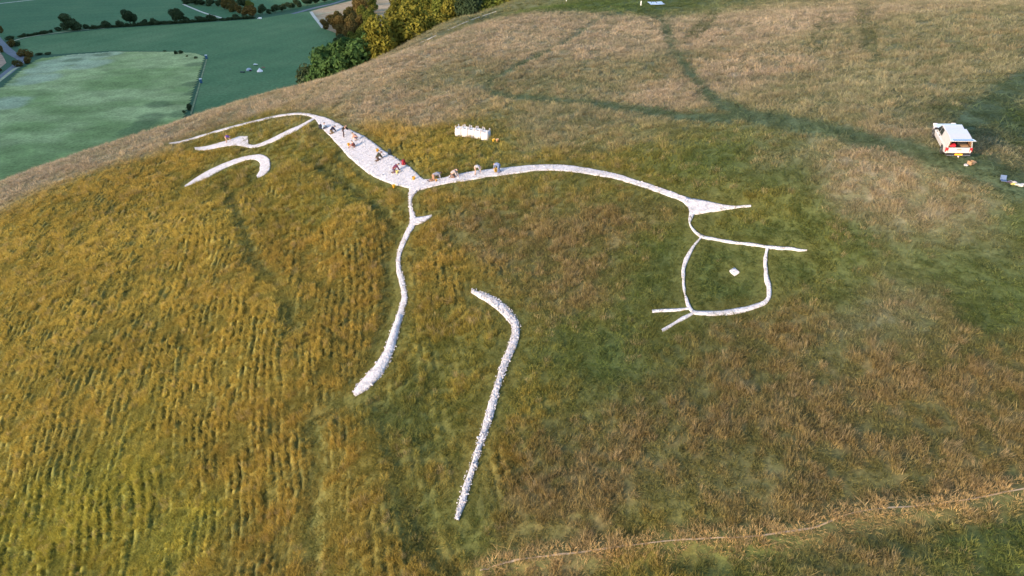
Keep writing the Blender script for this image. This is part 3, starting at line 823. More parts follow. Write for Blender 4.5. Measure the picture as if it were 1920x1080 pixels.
def lane(name, line, wid, z, mat):
    S = resample(np.array(line, float), 6.0); P = vp(S[:, 0], S[:, 1])[:, :2]
    T = np.gradient(P, axis=0); T /= np.hypot(*T.T)[:, None]; Nn = np.c_[-T[:, 1], T[:, 0]] * wid / 2
    n = len(P); V = np.concatenate([np.c_[P + Nn, np.full(n, z)], np.c_[P - Nn, np.full(n, z)]])
    Fq = [(i, n + i, n + i + 1, i + 1) for i in range(n - 1)]
    o = link(name, np_mesh(name, V, Fq), mat=mat)
    if o.data.polygons[0].normal.z < 0: o.data.flip_normals()
    tag(o, kind='structure'); return o

M_FIELD = ground_mat('field_short', False, [(.062, .134, .058), (.078, .152, .066), (.100, .170, .076)], .012, .35, .3, .1, (.35, .011, .03))
M_FIELD2 = ground_mat('field_far', False, [(.044, .114, .052), (.052, .126, .057), (.068, .138, .062)], .01, .3, .2, .1, (1.2, .010, .03))
M_TAN = ground_mat('field_stubble', False, [(.20, .16, .09), (.33, .24, .15), (.40, .30, .20)], .03, .4, .3, .1)
M_LANE = simple('lane_asphalt', (.10, .115, .14), .8, var=.15, scale=.2)
M_VERGE = simple('pale_verge', (.28, .30, .18), .95, var=.3, scale=.15)
M_TRACK = simple('chalk_track', (.45, .42, .36), .95, var=.2, scale=.2)
M_EARTH = simple('bare_earth', (.30, .20, .14), .95, var=.3, scale=.2)
M_SCRUB = simple('dark_scrub_grass', (.035, .06, .028), .95, var=.4, scale=.2)

sheet('field', [(45, 103), (100, 102), (210, 95), (330, 96), (391, 104), (362, 214), (330, 300), (660, 170), (660, 60), (605, 52), (582, 22), (560, 23), (480, 36), (330, 46), (200, 54), (60, 69), (25, 79)], .05, M_FIELD)
sheet('field', [(-120, 90), (18, 75), (60, 67), (200, 50), (330, 42), (420, 36), (345, 6), (335, -25), (-160, -25)], .06, M_FIELD2)
sheet('field', [(335, -25), (346, 7), (414, 33), (440, 34), (515, 24), (560, 16), (700, -8), (720, -25)], .06, M_FIELD2)
# rough field: a sheet with its own colours of sward, seed heads and dark scrubby grass
ROUGH = np.array([(-90, 200), (0, 165), (40, 128), (72, 110), (140, 102), (210, 97), (330, 97), (372, 100), (388, 107), (345, 236), (330, 330), (-90, 420)], float)
_P = vp(ROUGH[:, 0], ROUGH[:, 1])[:, :2]
_X, _Y = np.meshgrid(np.arange(_P[:, 0].min(), _P[:, 0].max(), 3.0), np.arange(_P[:, 1].min(), _P[:, 1].max(), 3.0))
def poly_mask(X, Y, P):
    c = np.zeros(X.shape, bool); j = len(P) - 1
    for i in range(len(P)):
        if P[i, 1] != P[j, 1]:
            c ^= ((P[i, 1] > Y) != (P[j, 1] > Y)) & (X < (P[j, 0] - P[i, 0]) * (Y - P[i, 1]) / (P[j, 1] - P[i, 1]) + P[i, 0])
        j = i
    return c
_m = poly_mask(_X, _Y, _P)
_n1 = fbm(_X / 70, _Y / 45, 101, 5); _n2 = fbm(_X / 22, _Y / 14, 103, 4); _n3 = fbm(_X / 7, _Y / 5, 107, 3)
_c = np.array([.170, .230, .080]) + (np.array([.280, .325, .140]) - np.array([.170, .230, .080])) * sstep(.35, .65, _n1)[..., None]
def _blob(pts, rx, ry, seed):
    w = np.zeros(_X.shape)
    for px, py in pts:
        p = vp(px, py); w = np.maximum(w, np.exp(-((_X - p[0]) / rx) ** 2 - ((_Y - p[1]) / ry) ** 2))
    return sstep(.25, .6, w * (.4 + 1.2 * fbm(_X / 16, _Y / 12, seed, 4)))
_w = _blob([(85, 130), (105, 118), (130, 118), (65, 148), (150, 108), (190, 102), (165, 120), (10, 195)], 20, 26, 111)[..., None]
_c = _c * (1 - _w * .7) + np.array([.32, .36, .24]) * _w * .7
_w = _blob([(136, 113), (190, 103), (368, 121), (366, 175), (365, 158), (298, 197), (285, 220), (275, 231), (250, 246), (343, 214)], 11, 12, 117)[..., None]
_c = _c * (1 - _w * .6) + np.array([.070, .105, .045]) * _w * .6
_c = _c * (.72 + .35 * _n2 + .3 * _n3)[..., None]
_ix = np.arange(_X.size).reshape(_X.shape)
_q = np.stack([_ix[:-1, :-1], _ix[:-1, 1:], _ix[1:, 1:], _ix[1:, :-1]], -1)[_m[:-1, :-1] & _m[1:, 1:] & _m[1:, :-1] & _m[:-1, 1:]]
_used, _inv = np.unique(_q.ravel(), return_inverse=True)
_V = np.c_[_X.ravel(), _Y.ravel(), .12 + .5 * _n3.ravel()][_used]
rough = link('rough_field', np_mesh('rough_field', _V, _inv.reshape(-1, 4), True, _c.reshape(-1, 3)[_used]), mat=ground_mat('field_rough', True, None, .06, .5, .8, .4)); tag(rough, kind='structure')
sheet('stubble_field', [(583, 21), (640, 6), (700, -8), (760, -8), (760, 50), (640, 66), (608, 54)], .12, M_TAN)
lane('lane', [(-40, 40), (-14, 64), (4, 84), (22, 100), (42, 112), (30, 124), (0, 147), (-40, 172)], 9, .2, M_LANE)
lane('lane', [(548, 26), (562, 22.5), (590, 15), (625, 7), (640, 2), (670, -6)], 7, .2, M_LANE)
lane('verge', [(18, 79), (40, 72.5), (60, 68.5), (100, 62.5), (150, 56.5), (200, 52.5)], 3.5, .18, M_VERGE)
lane('verge', [(-10, 160), (10, 143), (28, 129), (36, 126)], 3, .22, M_VERGE)
lane('track', [(343, 8), (362, 16), (385, 25), (416, 34)], 3.4, .18, M_TRACK)
lane('track', [(-20, 9), (20, 4.5), (60, 0), (90, -4)], 5, .18, M_TRACK)
lane('verge', [(583, 22), (588, 30), (597, 41), (606, 53)], 4.5, .2, M_TRACK)
M_VERGE2 = simple('dull_verge', (.15, .18, .09), .95, var=.4, scale=.3)
lane('verge', [(389, 106), (381, 135), (371, 170), (358, 214)], 1.4, .24, M_VERGE2)
lane('verge', [(366, 118), (360, 145), (352, 178), (345, 205)], .9, .24, M_VERGE2)
for k_, y_ in enumerate((28, 38, 47)):
    lane('verge', [(592 + k_ * 6, y_), (625, y_ - 6), (670, y_ - 14)], 3.0, .2, M_VERGE)
sheet('bare_ground', [(-40, 95), (-5, 92), (6, 106), (12, 118), (0, 128), (-40, 150)], .14, M_EARTH)
# chalky farm track along the far bank
for off in (0, 4.5):
    A, B = strip_cw([(752, 98.5 - off, 1.3), (767.5, 91.7 - off, 1.4), (800, 77 - off, 1.4), (830, 62.5 - off, 1.4), (862, 48 - off, 1.3), (892, 36 - off, 1.2), (930, 23.5 - off, 1.1)], 5)
    n = len(A); V = np.concatenate([np.c_[A, smooth_height(A[:, 0], A[:, 1]) + .25], np.c_[B, smooth_height(B[:, 0], B[:, 1]) + .25]])
    tr_o = link('track', np_mesh('track', V, [(i, i + 1, n + i + 1, n + i) for i in range(n - 1)]), mat=M_TRACK if off == 0 else M_SCRUB); tag(tr_o, kind='structure')

# ------------------------------------------------------------------ trees and shrubs
def leaf_mat(name, c0, c1, transl=.28):
    m, nt = newmat(name)
    out = N(nt, 'ShaderNodeOutputMaterial'); oi = N(nt, 'ShaderNodeObjectInfo'); sh = N(nt, 'ShaderNodeAttribute'); sh.attribute_name = 'shade'
    mx = N(nt, 'ShaderNodeMix', data_type='RGBA'); mx.inputs[6].default_value = (*c0, 1); mx.inputs[7].default_value = (*c1, 1)
    nt.links.new(oi.outputs['Random'], mx.inputs[0])
    m2 = N(nt, 'ShaderNodeMix', data_type='RGBA', blend_type='MULTIPLY'); m2.inputs['Factor'].default_value = 1
    nt.links.new(mx.outputs[2], m2.inputs[6]); nt.links.new(sh.outputs['Color'], m2.inputs[7])
    d = N(nt, 'ShaderNodeBsdfDiffuse'); t = N(nt, 'ShaderNodeBsdfTranslucent'); ms = N(nt, 'ShaderNodeMixShader'); ms.inputs[0].default_value = transl
    nt.links.new(m2.outputs[2], d.inputs['Color']); nt.links.new(m2.outputs[2], t.inputs['Color'])
    nt.links.new(d.outputs[0], ms.inputs[1]); nt.links.new(t.outputs[0], ms.inputs[2]); nt.links.new(ms.outputs[0], out.inputs[0])
    return m
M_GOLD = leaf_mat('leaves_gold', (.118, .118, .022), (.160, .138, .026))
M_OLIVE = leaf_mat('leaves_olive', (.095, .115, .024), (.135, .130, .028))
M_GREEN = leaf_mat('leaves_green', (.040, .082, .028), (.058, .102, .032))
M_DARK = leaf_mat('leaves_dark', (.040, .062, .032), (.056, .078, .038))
M_BRONZE = leaf_mat('leaves_bronze', (.095, .080, .028), (.140, .095, .034))
M_BARK = simple('bark', (.09, .07, .05), .9, var=.3, scale=3)

def crown_mesh(name, nleaf, seed, tall=1.0, leaf=.14):
    r_ = np.random.RandomState(seed)
    nb = r_.randint(8, 12); C = []; R = []
    for i in range(nb):
        a = r_.uniform(0, 6.28); rr = .62 * math.sqrt(r_.uniform(0, 1)); zz = r_.uniform(-.45, .62) * tall
        C.append((rr * math.cos(a) * (1 - .3 * max(zz, 0)), rr * math.sin(a) * (1 - .3 * max(zz, 0)), zz)); R.append(r_.uniform(.30, .50))
    C.append((0, 0, 0)); R.append(.55); C = np.array(C); R = np.array(R)
    bv = r_.uniform(.88, 1.12, len(C))
    n = nleaf * 3
    k_ = r_.choice(len(C), n, p=R ** 2 / (R ** 2).sum())
    d = r_.normal(size=(n, 3)); d /= np.linalg.norm(d, axis=1)[:, None]
    p = C[k_] + d * (R[k_] * r_.uniform(.72, 1.10, n) * (1 + .12 * np.sin(9 * d[:, 0] + k_) * np.sin(8 * d[:, 1])))[:, None]
    ok = (np.linalg.norm(C[None] - p[:, None], axis=2) / R[None]).min(1) >= .62
    k_, d, p = k_[ok][:nleaf], d[ok][:nleaf], p[ok][:nleaf]; n = len(p)
    nrm = d + r_.normal(size=(n, 3)) * .55; nrm /= np.linalg.norm(nrm, axis=1)[:, None]
    t1 = np.cross(nrm, r_.normal(size=(n, 3))); t1 /= np.linalg.norm(t1, axis=1)[:, None]; t2 = np.cross(nrm, t1)
    s = (leaf * r_.uniform(.55, 1.25, n))[:, None]
    V = np.stack([p - t1 * s, p - t2 * s * .6, p + t1 * s, p + t2 * s * .6], 1).reshape(-1, 3)
    Fc = np.arange(4 * n).reshape(n, 4)
    v = bv[k_] * r_.uniform(.75, 1.3, n); S = np.repeat(np.c_[v, v, v * .95], 4, 0)
    me = np_mesh(name, V, Fc)
    at = me.attributes.new('shade', 'FLOAT_COLOR', 'POINT'); c4 = np.ones((len(V), 4), np.float32); c4[:, :3] = S
    at.data.foreach_set('color', c4.ravel()); me.materials.append(M_GREEN)
    return me
CROWNS = [crown_mesh('crown', 3200, 20 + i, .95 + .12 * (i % 3), .085) for i in range(6)]
SHRUBS = [crown_mesh('foliage', 900, 60 + i, .7, .12) for i in range(4)]

def tube(bm, p, q, r0, r1, n=6):
    p = Vector(p); q = Vector(q); ax = (q - p).normalized(); s = ax.orthogonal().normalized(); t = ax.cross(s)
    A = [bm.verts.new(p + (s * math.cos(2 * math.pi * i / n) + t * math.sin(2 * math.pi * i / n)) * r0) for i in range(n)]
    B = [bm.verts.new(q + (s * math.cos(2 * math.pi * i / n) + t * math.sin(2 * math.pi * i / n)) * r1) for i in range(n)]
    for i in range(n): bm.faces.new((A[i], A[(i + 1) % n], B[(i + 1) % n], B[i]))
    bm.faces.new(A[::-1]); bm.faces.new(B)
bm = bmesh.new()
tube(bm, (0, 0, -.08), (.01, 0, .42), .035, .022); tube(bm, (.01, 0, .40), (.0, .02, .75), .022, .008)
for a in (0.3, 2.2, 4.4): tube(bm, (.01, 0, .36), (.2 * math.cos(a), .2 * math.sin(a), .68), .014, .005, 5)
TRUNK = bpy.data.meshes.new('trunk'); bm.to_mesh(TRUNK); bm.free(); TRUNK.materials.append(M_BARK)

def slot(o, mat):
    o.material_slots[0].link = 'OBJECT'; o.material_slots[0].material = mat

def tree(x, y, z, h, w, mat, label, group, name='tree'):
    """tree of height h m and crown width w m standing at x, y, z"""
    root = empty(name, (x, y, z), (0, 0, random.uniform(0, 6.28)))
    tr = link('trunk', TRUNK, root); tr.scale = (h, h, h)
    cr = link('crown', random.choice(CROWNS), root); cr.location = (0, 0, h * .49); cr.scale = (w * .55, w * .55, h * .52)
    slot(cr, mat); tag(root, label, 'tree', group); return root

def shrub(px, py, wpx, hpx, mat, label, group, dx=0.0):
    m = vscale(px, py); p = vp(px, py)
    o = link('shrub', random.choice(SHRUBS)); o.location = (p[0], p[1], hpx * m * .40); o.scale = (wpx * m * .5, wpx * m * .5, hpx * m * .62)
    o.rotation_euler = (0, 0, random.uniform(0, 6.28)); slot(o, mat); tag(o, label, 'shrub', group); return o

def vtree(px, py, wpx, hpx, mat, label, group):
    m = vscale(px, py); p = vp(px, py); return tree(p[0], p[1], 0, hpx * m * 1.12, wpx * m, mat, label, group, 'hedgerow_tree')

vtree(136, 57, 36, 25, M_DARK, 'big round dark tree, largest in the valley hedge', None)
vtree(245, 46, 25, 24, M_DARK, 'tall dark hedge tree in the middle of the valley hedge', None)
vtree(333, 43, 25, 24, M_DARK, 'dark spreading tree near the right end of the valley hedge', None)
G_H = 'dark shrubs of the valley hedge'; L_H = 'small dark shrub in the hedge between the two valley fields'
for a in [(110, 58, 15, 8), (163, 54, 13, 10), (96, 61, 11, 6), (82, 63, 12, 6), (200, 51, 25, 13), (225, 50, 19, 13), (272, 46, 16, 11), (290, 46, 17, 13), (350, 41, 18, 11), (375, 39, 22, 10), (395, 37, 24, 11), (440, 34, 15, 8), (460, 33, 14, 6)]:
    shrub(*a, M_DARK, L_H, G_H)
for px in list(range(42, 92, 5)) + list(range(172, 480, 5)):
    py = np.interp(px, [38, 60, 100, 200, 330, 420, 480], [70.5, 67, 61, 52, 44, 38, 34.5])
    shrub(px + random.uniform(-2, 2), py, random.uniform(8, 16), random.uniform(3.5, 8.5), M_DARK, L_H, G_H)
G_W = 'trees of the far valley copse'
for px, py, w, h, mt in [(350, 7, 18, 10, M_DARK), (364, 9, 17, 10, M_DARK), (380, 10, 18, 10, M_DARK), (396, 11, 18, 12, M_DARK), (410, 13, 16, 12, M_DARK), (421, 18, 18, 17, M_BRONZE), (436, 22, 18, 18, M_BRONZE), (430, 10, 20, 18, M_BRONZE),
                        (449, 26, 17, 16, M_BRONZE), (462, 30, 18, 15, M_BRONZE), (476, 31, 22, 18, M_BRONZE), (492, 27, 16, 16, M_DARK), (455, 14, 20, 16, M_DARK), (470, 18, 18, 14, M_OLIVE), (415, 3, 18, 12, M_BRONZE), (445, 2, 18, 10, M_DARK)]:
    lab = {M_DARK: 'dark tree in the copse at the top of the valley fields', M_BRONZE: 'bronze-leaved tree in the copse at the top of the valley fields', M_OLIVE: 'olive green tree in the copse at the top of the valley fields'}[mt]
    vtree(px, py, w, h, mt, lab, G_W)
for px, py, w, h in [(503, 26, 12, 7), (516, 24, 18, 13), (530, 21, 18, 12), (545, 17, 18, 11), (560, 13, 18, 12), (576, 10, 20, 13), (592, 7, 20, 12), (608, 4, 20, 12), (626, 1, 20, 10), (645, -3, 20, 10)]:
    vtree(px, py, w, h, M_DARK, 'dark hedge tree beside the pale lane at the top of the valley', 'hedge along the far lane')
for px, py, w, h, mt in [(24, 88, 18, 16, M_BRONZE), (34, 86, 14, 10, M_DARK), (46, 105, 24, 14, M_BRONZE), (58, 107, 16, 12, M_BRONZE), (52, 119, 18, 14, M_BRONZE), (36, 124, 22, 12, M_BRONZE), (28, 120, 10, 8, M_DARK), (20, 74, 20, 8, M_DARK), (2, 62, 12, 16, M_BRONZE), (4, 98, 10, 14, M_BRONZE), (1, 134, 8, 8, M_DARK)]:
    shrub(px, py, w, h, mt, 'bronze-leaved bush beside the blue-grey lane' if mt is M_BRONZE else 'small dark bush beside the blue-grey lane', 'bushes along the lane')
for px, py, w, h in [(75, 103, 14, 5), (90, 102, 14, 5), (330, 102, 9, 8), (340, 101, 9, 8), (351, 107, 5, 4), (368, 110, 8, 5), (355, 207, 13, 14), (345, 212, 8, 6), (310, 97, 9, 3)]:
    shrub(px, py, w, h, M_DARK, 'lone dark bush on the edge of the pale rough field', 'bushes on the rough field edge')

# the wood beyond the crest
WOOD = np.array([(590, 160), (598, 128), (622, 108), (650, 96), (652, 78), (662, 50), (668, 20), (676, -30), (700, -60), (1010, -60), (985, 4), (880, 40), (724, 112), (640, 148)], float)
def inpoly(px, py, P):
    c = False; j = len(P) - 1
    for i in range(len(P)):
        if (P[i, 1] > py) != (P[j, 1] > py) and px < (P[j, 0] - P[i, 0]) * (py - P[i, 1]) / (P[j, 1] - P[i, 1]) + P[i, 0]: c = not c
        j = i
    return c
def project(x, y, z):
    dep = y * CP - (z - CAM_Z) * SP
    return 960 + F * x / dep, 540 - F * (y * SP + (z - CAM_Z) * CP) / dep, dep
placed = []
rw = random.Random(5)
L_W = {M_GOLD: 'golden sunlit', M_OLIVE: 'olive green', M_GREEN: 'leafy green', M_DARK: 'dark green', M_BRONZE: 'bronze-brown'}
for _ in range(9000):
    x = rw.uniform(-110, 20); y = rw.uniform(195, 470)
    if any((x - a) ** 2 + (y - b) ** 2 < 7.2 ** 2 for a, b in placed): continue
    z = float(smooth_height(np.array([x]), np.array([y]))[0])
    if z < 25: continue
    h = rw.uniform(12, 16.5); h += 3.5 * (x < -50); px, py, dep = project(x, y, z + h * .62)
    if not inpoly(px, py, WOOD) or (px > 780 and dep < 222): continue
    if project(x, y, z + .15 * h)[1] < 2: continue
    placed.append((x, y))
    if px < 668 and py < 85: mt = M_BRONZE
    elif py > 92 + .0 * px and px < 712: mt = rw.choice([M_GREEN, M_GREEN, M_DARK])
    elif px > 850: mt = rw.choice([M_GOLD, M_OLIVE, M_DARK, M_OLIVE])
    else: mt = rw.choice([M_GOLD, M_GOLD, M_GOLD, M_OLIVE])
    row = 'just behind the crest' if dep < 240 else ('halfway back' if dep < 330 else 'far back')
    side = 'left end' if px < 700 else ('left half' if px < 780 else ('middle' if px < 860 else 'right end'))
    tree(x, y, z - .2, h, rw.uniform(10, 14.5), mt, '%s tree in the %s of the wood, %s' % (L_W[mt], side, row), 'trees of the wood')
print('wood', len(placed))

for px, py, w, h in [(612, 54, 20, 15), (623, 50, 22, 20), (634, 46, 22, 22), (645, 60, 26, 26), (655, 44, 26, 26), (664, 68, 28, 30), (641, 70, 22, 20), (670, 30, 26, 24), (675, 12, 26, 22), (652, 84, 20, 18)]:
    vtree(px, py, w, h, M_BRONZE, 'bronze-brown tree at the foot of the wood beside the tan field', 'bronze trees beside the tan field')

for px, py, w, h, mt in [(640, 92, 28, 24, M_DARK), (655, 100, 30, 26, M_GREEN), (668, 92, 32, 30, M_OLIVE), (682, 82, 34, 34, M_OLIVE), (652, 76, 28, 28, M_BRONZE), (672, 62, 32, 32, M_BRONZE), (690, 52, 34, 36, M_OLIVE), (632, 58, 24, 22, M_BRONZE), (700, 66, 34, 36, M_OLIVE), (684, 36, 32, 32, M_BRONZE), (694, 22, 32, 30, M_OLIVE), (616, 112, 22, 18, M_DARK), (628, 104, 24, 20, M_GREEN)]:
    vtree(px, py, w, h, mt, '%s tree on the lower left flank of the wood' % {M_DARK: 'dark green', M_GREEN: 'leafy green', M_OLIVE: 'olive green', M_BRONZE: 'bronze-brown'}[mt], 'trees on the flank of the wood')

# ------------------------------------------------------------------ people
def skin_part(name, V, E, Rr, parent, mat, sub=1):
    me = bpy.data.meshes.new(name); me.from_pydata(V, E, []); me.update(); me.materials.append(mat)
    o = bpy.data.objects.new(name, me); COL.objects.link(o); o.parent = parent
    sk = o.modifiers.new('skin', 'SKIN'); sk.use_smooth_shade = True
    for i, r in enumerate(Rr):
        r = r if isinstance(r, tuple) else (r, r)
        me.skin_vertices[0].data[i].radius = r; me.skin_vertices[0].data[i].use_root = (i == 0)
    ss = o.modifiers.new('sub', 'SUBSURF'); ss.levels = sub; ss.render_levels = sub
    return o

POSES = {
 'stoop': dict(pelvis=(0, 0, .90), chest=(0, .26, 1.16), neck=(0, .37, 1.27), head=(0, .50, 1.33), sh=(.18, .32, 1.20), el=(.24, .50, .97), ha=(.07, .72, .86), hip=(.10, 0, .87), kn=(.24, .10, .47), an=(.36, .0, .08), to=(.40, .16, .04)),
 'bend': dict(pelvis=(0, 0, .88), chest=(0, .36, .98), neck=(0, .50, .93), head=(0, .61, .84), sh=(.18, .43, .93), el=(.21, .50, .66), ha=(.15, .58, .42), hip=(.10, 0, .85), kn=(.14, .08, .46), an=(.15, -.03, .08), to=(.17, .13, .04)),
 'kneel': dict(pelvis=(0, 0, .42), chest=(0, .30, .70), neck=(0, .43, .79), head=(0, .55, .83), sh=(.18, .36, .74), el=(.23, .47, .48), ha=(.13, .62, .26), hip=(.10, 0, .38), kn=(.15, .36, .08), an=(.12, -.06, .09), to=(.12, -.22, .05)),
 'crawl': dict(pelvis=(0, 0, .48), chest=(0, .42, .58), neck=(0, .56, .60), head=(0, .68, .58), sh=(.18, .48, .57), el=(.22, .52, .32), ha=(.18, .58, .09), hip=(.10, 0, .45), kn=(.14, .02, .08), an=(.13, -.38, .08), to=(.13, -.54, .05)),
 'sit': dict(pelvis=(0, 0, .14), chest=(0, .10, .52), neck=(0, .17, .66), head=(0, .24, .78), sh=(.18, .13, .58), el=(.25, .25, .36), ha=(.14, .46, .32), hip=(.10, .02, .14), kn=(.17, .40, .40), an=(.15, .62, .08), to=(.16, .78, .05)),
 'crouch': dict(pelvis=(0, 0, .34), chest=(0, .28, .64), neck=(0, .39, .76), head=(0, .49, .84), sh=(.18, .33, .69), el=(.24, .45, .44), ha=(.14, .60, .24), hip=(.10, .02, .33), kn=(.20, .36, .50), an=(.15, .06, .08), to=(.17, .22, .04)),
}
M_SKIN = simple('skin', (.50, .30, .21), .6, var=.08)

def person(px, py, yaw, pose, top, legs, hair, label, scale=1.0, short=False, bare_arms=False, ground_dz=0.03):
    h = cast([px], [py])[0]; P = POSES[pose]
    root = empty('person', (h[0], h[1], h[2] + ground_dz), (0, 0, yaw), scale)
    tag(root, label, 'person', 'people working on the chalk figure')
    V3 = Vector
    pel, che, nek, hed = (V3(P[k]) for k in ('pelvis', 'chest', 'neck', 'head'))
    wai = pel.lerp(che, .5); fw = (hed - nek).normalized()
    face = (V3((0, 1, 0)) - fw * fw.y); face = face.normalized() if face.length > .2 else V3((0, 0, -1))
    V = [pel, wai, che, nek, hed - fw * .03, hed + fw * .08]; E = [(0, 1), (1, 2), (2, 3), (3, 4), (4, 5)]
    Rr = [(.13, .15), (.11, .13), (.13, .15), .055, .088, .075]
    V.append(hed + face * .105 - fw * .01); E.append((4, 6)); Rr.append(.018)                              # nose
    arms, legsv = {}, {}
    for s in (-1, 1):
        m = lambda k: V3((P[k][0] * s, P[k][1], P[k][2]))
        sh, el, ha = m('sh'), m('el'), m('ha'); fdir = (ha - el).normalized(); side = V3((s, 0, 0)); side = (side - fdir * side.dot(fdir)).normalized()
        pn = fdir.cross(side)
        if pn.z > 0: pn = -pn
        b = len(V); V += [sh, el, ha - fdir * .03, ha + fdir * .04]; Rr += [.062, .043, .030, (.018, .036)]
        E += [(2, b), (b, b + 1), (b + 1, b + 2), (b + 2, b + 3)]
        for k_, (off, ln) in enumerate(((-.030, .075), (-.010, .085), (.010, .080), (.028, .062))):          # four curled fingers
            f0 = len(V); V += [ha + fdir * .07 + side * off, ha + fdir * (.07 + ln * .55) + side * off * 1.1 + pn * .018, ha + fdir * (.07 + ln * .8) + side * off * 1.1 + pn * .05]
            Rr += [.010, .009, .008]; E += [(b + 3, f0), (f0, f0 + 1), (f0 + 1, f0 + 2)]
        f0 = len(V); V += [ha + fdir * .01 - side * .045, ha + fdir * .055 - side * .058 + pn * .02]; Rr += [.011, .009]; E += [(b + 2, f0), (f0, f0 + 1)]   # thumb from the side of the palm
        hi, kn, an, to = m('hip'), m('kn'), m('an'), m('to')
        c = len(V); V += [hi, kn, an, an + (to - an) * .9]; Rr += [.088, .058, .042, .034]; E += [(0, c), (c, c + 1), (c + 1, c + 2), (c + 2, c + 3)]
        arms[s] = (sh, el, ha); legsv[s] = (hi, kn, an, to)
    body = skin_part('body', [tuple(v) for v in V], E, Rr, root, M_SKIN)
    top = tuple(c * .68 for c in top); mt = simple('top', top, .9, var=.15); ml = simple('trousers', legs, .9, var=.15); mh = simple('hair', hair, .8, var=.2)
    TV = [wai, pel.lerp(che, -.05), che, che.lerp(nek, .6)]; TE = [(0, 1), (0, 2), (2, 3)]; TR = [(.150, .175), (.150, .175), (.165, .185), .085]
    for s in (-1, 1):
        sh, el, ha = arms[s]; b = len(TV)
        end = el.lerp(ha, .2) if bare_arms else ha - (ha - el).normalized() * .05
        TV += [sh, el if not bare_arms else sh.lerp(el, .8)]; TR += [.085, .066]; TE += [(2, b), (b, b + 1)]
        if not bare_arms: TV.append(end); TR.append(.052); TE.append((b + 1, b + 2))
    skin_part('top', [tuple(v) for v in TV], TE, TR, root, mt)
    LV = [pel, pel.lerp(wai, .6)]; LE = [(0, 1)]; LR = [(.150, .178), (.135, .165)]
    for s in (-1, 1):
        hi, kn, an, to = legsv[s]; b = len(LV)
        LV += [hi, kn if not short else hi.lerp(kn, .75)]; LR += [.112, .082]; LE += [(0, b), (b, b + 1)]
        if not short: LV.append(an); LR.append(.066); LE.append((b + 1, b + 2))
    skin_part('trousers', [tuple(v) for v in LV], LE, LR, root, ml)
    for s in (-1, 1):
        hi, kn, an, to = legsv[s]; d = (to - an); skin_part('shoe', [tuple(an), tuple(an + d * .45), tuple(to)], [(0, 1), (1, 2)], [.052, .052, .044], root, M_SHOE)
    bm = bmesh.new(); bmesh.ops.create_uvsphere(bm, u_segments=12, v_segments=8, radius=.108)
    kill = [v for v in bm.verts if v.co.y > .045 and v.co.z < .055 or v.co.z < -.07]
    bmesh.ops.delete(bm, geom=kill, context='VERTS')
    me = bpy.data.meshes.new('hair'); bm.to_mesh(me); bm.free(); me.materials.append(mh)
    for p in me.polygons: p.use_smooth = True
    ho = link('hair', me, root); ho.location = hed + fw * .035
    zax = fw; yax = face; xax = yax.cross(zax); ho.rotation_euler = Matrix((xax, yax, zax)).transposed().to_euler()
    return root
M_SHOE = simple('shoe_leather', (.06, .045, .035), .7)
M_WOODH = simple('tool_handle', (.35, .22, .10), .6); M_STEEL = simple('steel', (.18, .18, .19), .4, metal=.8)

Rz = math.radians
# yaw: 0 faces away from the camera (+y), positive turns left
person(425, 268, Rz(-80), 'bend', (.10, .05, .28), (.45, .28, .20), (.25, .15, .08), 'stooping person in a purple top and shorts on the far chalk leg', 1.05, short=True, bare_arms=True)
person(606, 243, Rz(-60), 'sit', (.34, .46, .62), (.05, .06, .09), (.04, .03, .025), 'seated person in a pale blue shirt at the narrow far end of the chalk body', 1.05)
person(621, 252, Rz(-55), 'kneel', (.012, .018, .05), (.16, .11, .06), (.03, .025, .02), 'crouching person in a navy jacket and khaki trousers on the chalk edge', 1.15)
standing = person(644, 257, Rz(-75), 'stoop', (.035, .028, .030), (.05, .035, .04), (.10, .06, .04), 'standing person in dark clothes leaning forward with a long-handled rammer', 1.1)
person(670, 264, Rz(75), 'crouch', (.72, .38, .28), (.02, .025, .07), (.05, .035, .025), 'squatting person in a salmon pink top and dark shorts', 1.1, short=True, bare_arms=True)
person(665, 277, Rz(105), 'sit', (.16, .035, .035), (.28, .15, .12), (.06, .04, .03), 'seated person in a maroon top beside a yellow bucket', 1.05)
person(707, 303, Rz(-50), 'kneel', (.045, .05, .035), (.09, .06, .05), (.16, .06, .025), 'kneeling auburn-haired person in a dark green jacket', 1.15)
person(738, 325, Rz(-70), 'kneel', (.14, .03, .07), (.09, .05, .08), (.05, .025, .025), 'kneeling person in a maroon top beside a pale yellow bucket', 1.15)
person(813, 339, Rz(-60), 'crawl', (.30, .30, .36), (.26, .15, .10), (.10, .05, .03), 'person on hands and knees in a grey top, leftmost on the chalk neck', 1.2)
person(847, 334, Rz(-100), 'kneel', (.42, .36, .37), (.16, .10, .08), (.04, .03, .025), 'kneeling dark-haired person in a pale grey shirt, second on the chalk neck', 1.1)
person(891, 328, Rz(-95), 'bend', (.40, .40, .46), (.42, .28, .22), (.45, .38, .32), 'bent person in a light grey shirt with bare legs, third on the chalk neck', .95, short=True)
person(936, 325, Rz(60), 'bend', (.20, .26, .46), (.10, .14, .26), (.10, .07, .05), 'bent person in a blue shirt tipping a yellow bucket', .95)

def lathe(name, prof, mat, parent=None, n=16, smooth=True):
    V, Fc = [], []
    for r, z in prof: V += [(r * math.cos(2 * math.pi * i / n), r * math.sin(2 * math.pi * i / n), z) for i in range(n)]
    for k in range(len(prof) - 1):
        for i in range(n): Fc.append((k * n + i, k * n + (i + 1) % n, (k + 1) * n + (i + 1) % n, (k + 1) * n + i))
    return link(name, np_mesh(name, V, Fc, smooth), parent, mat)

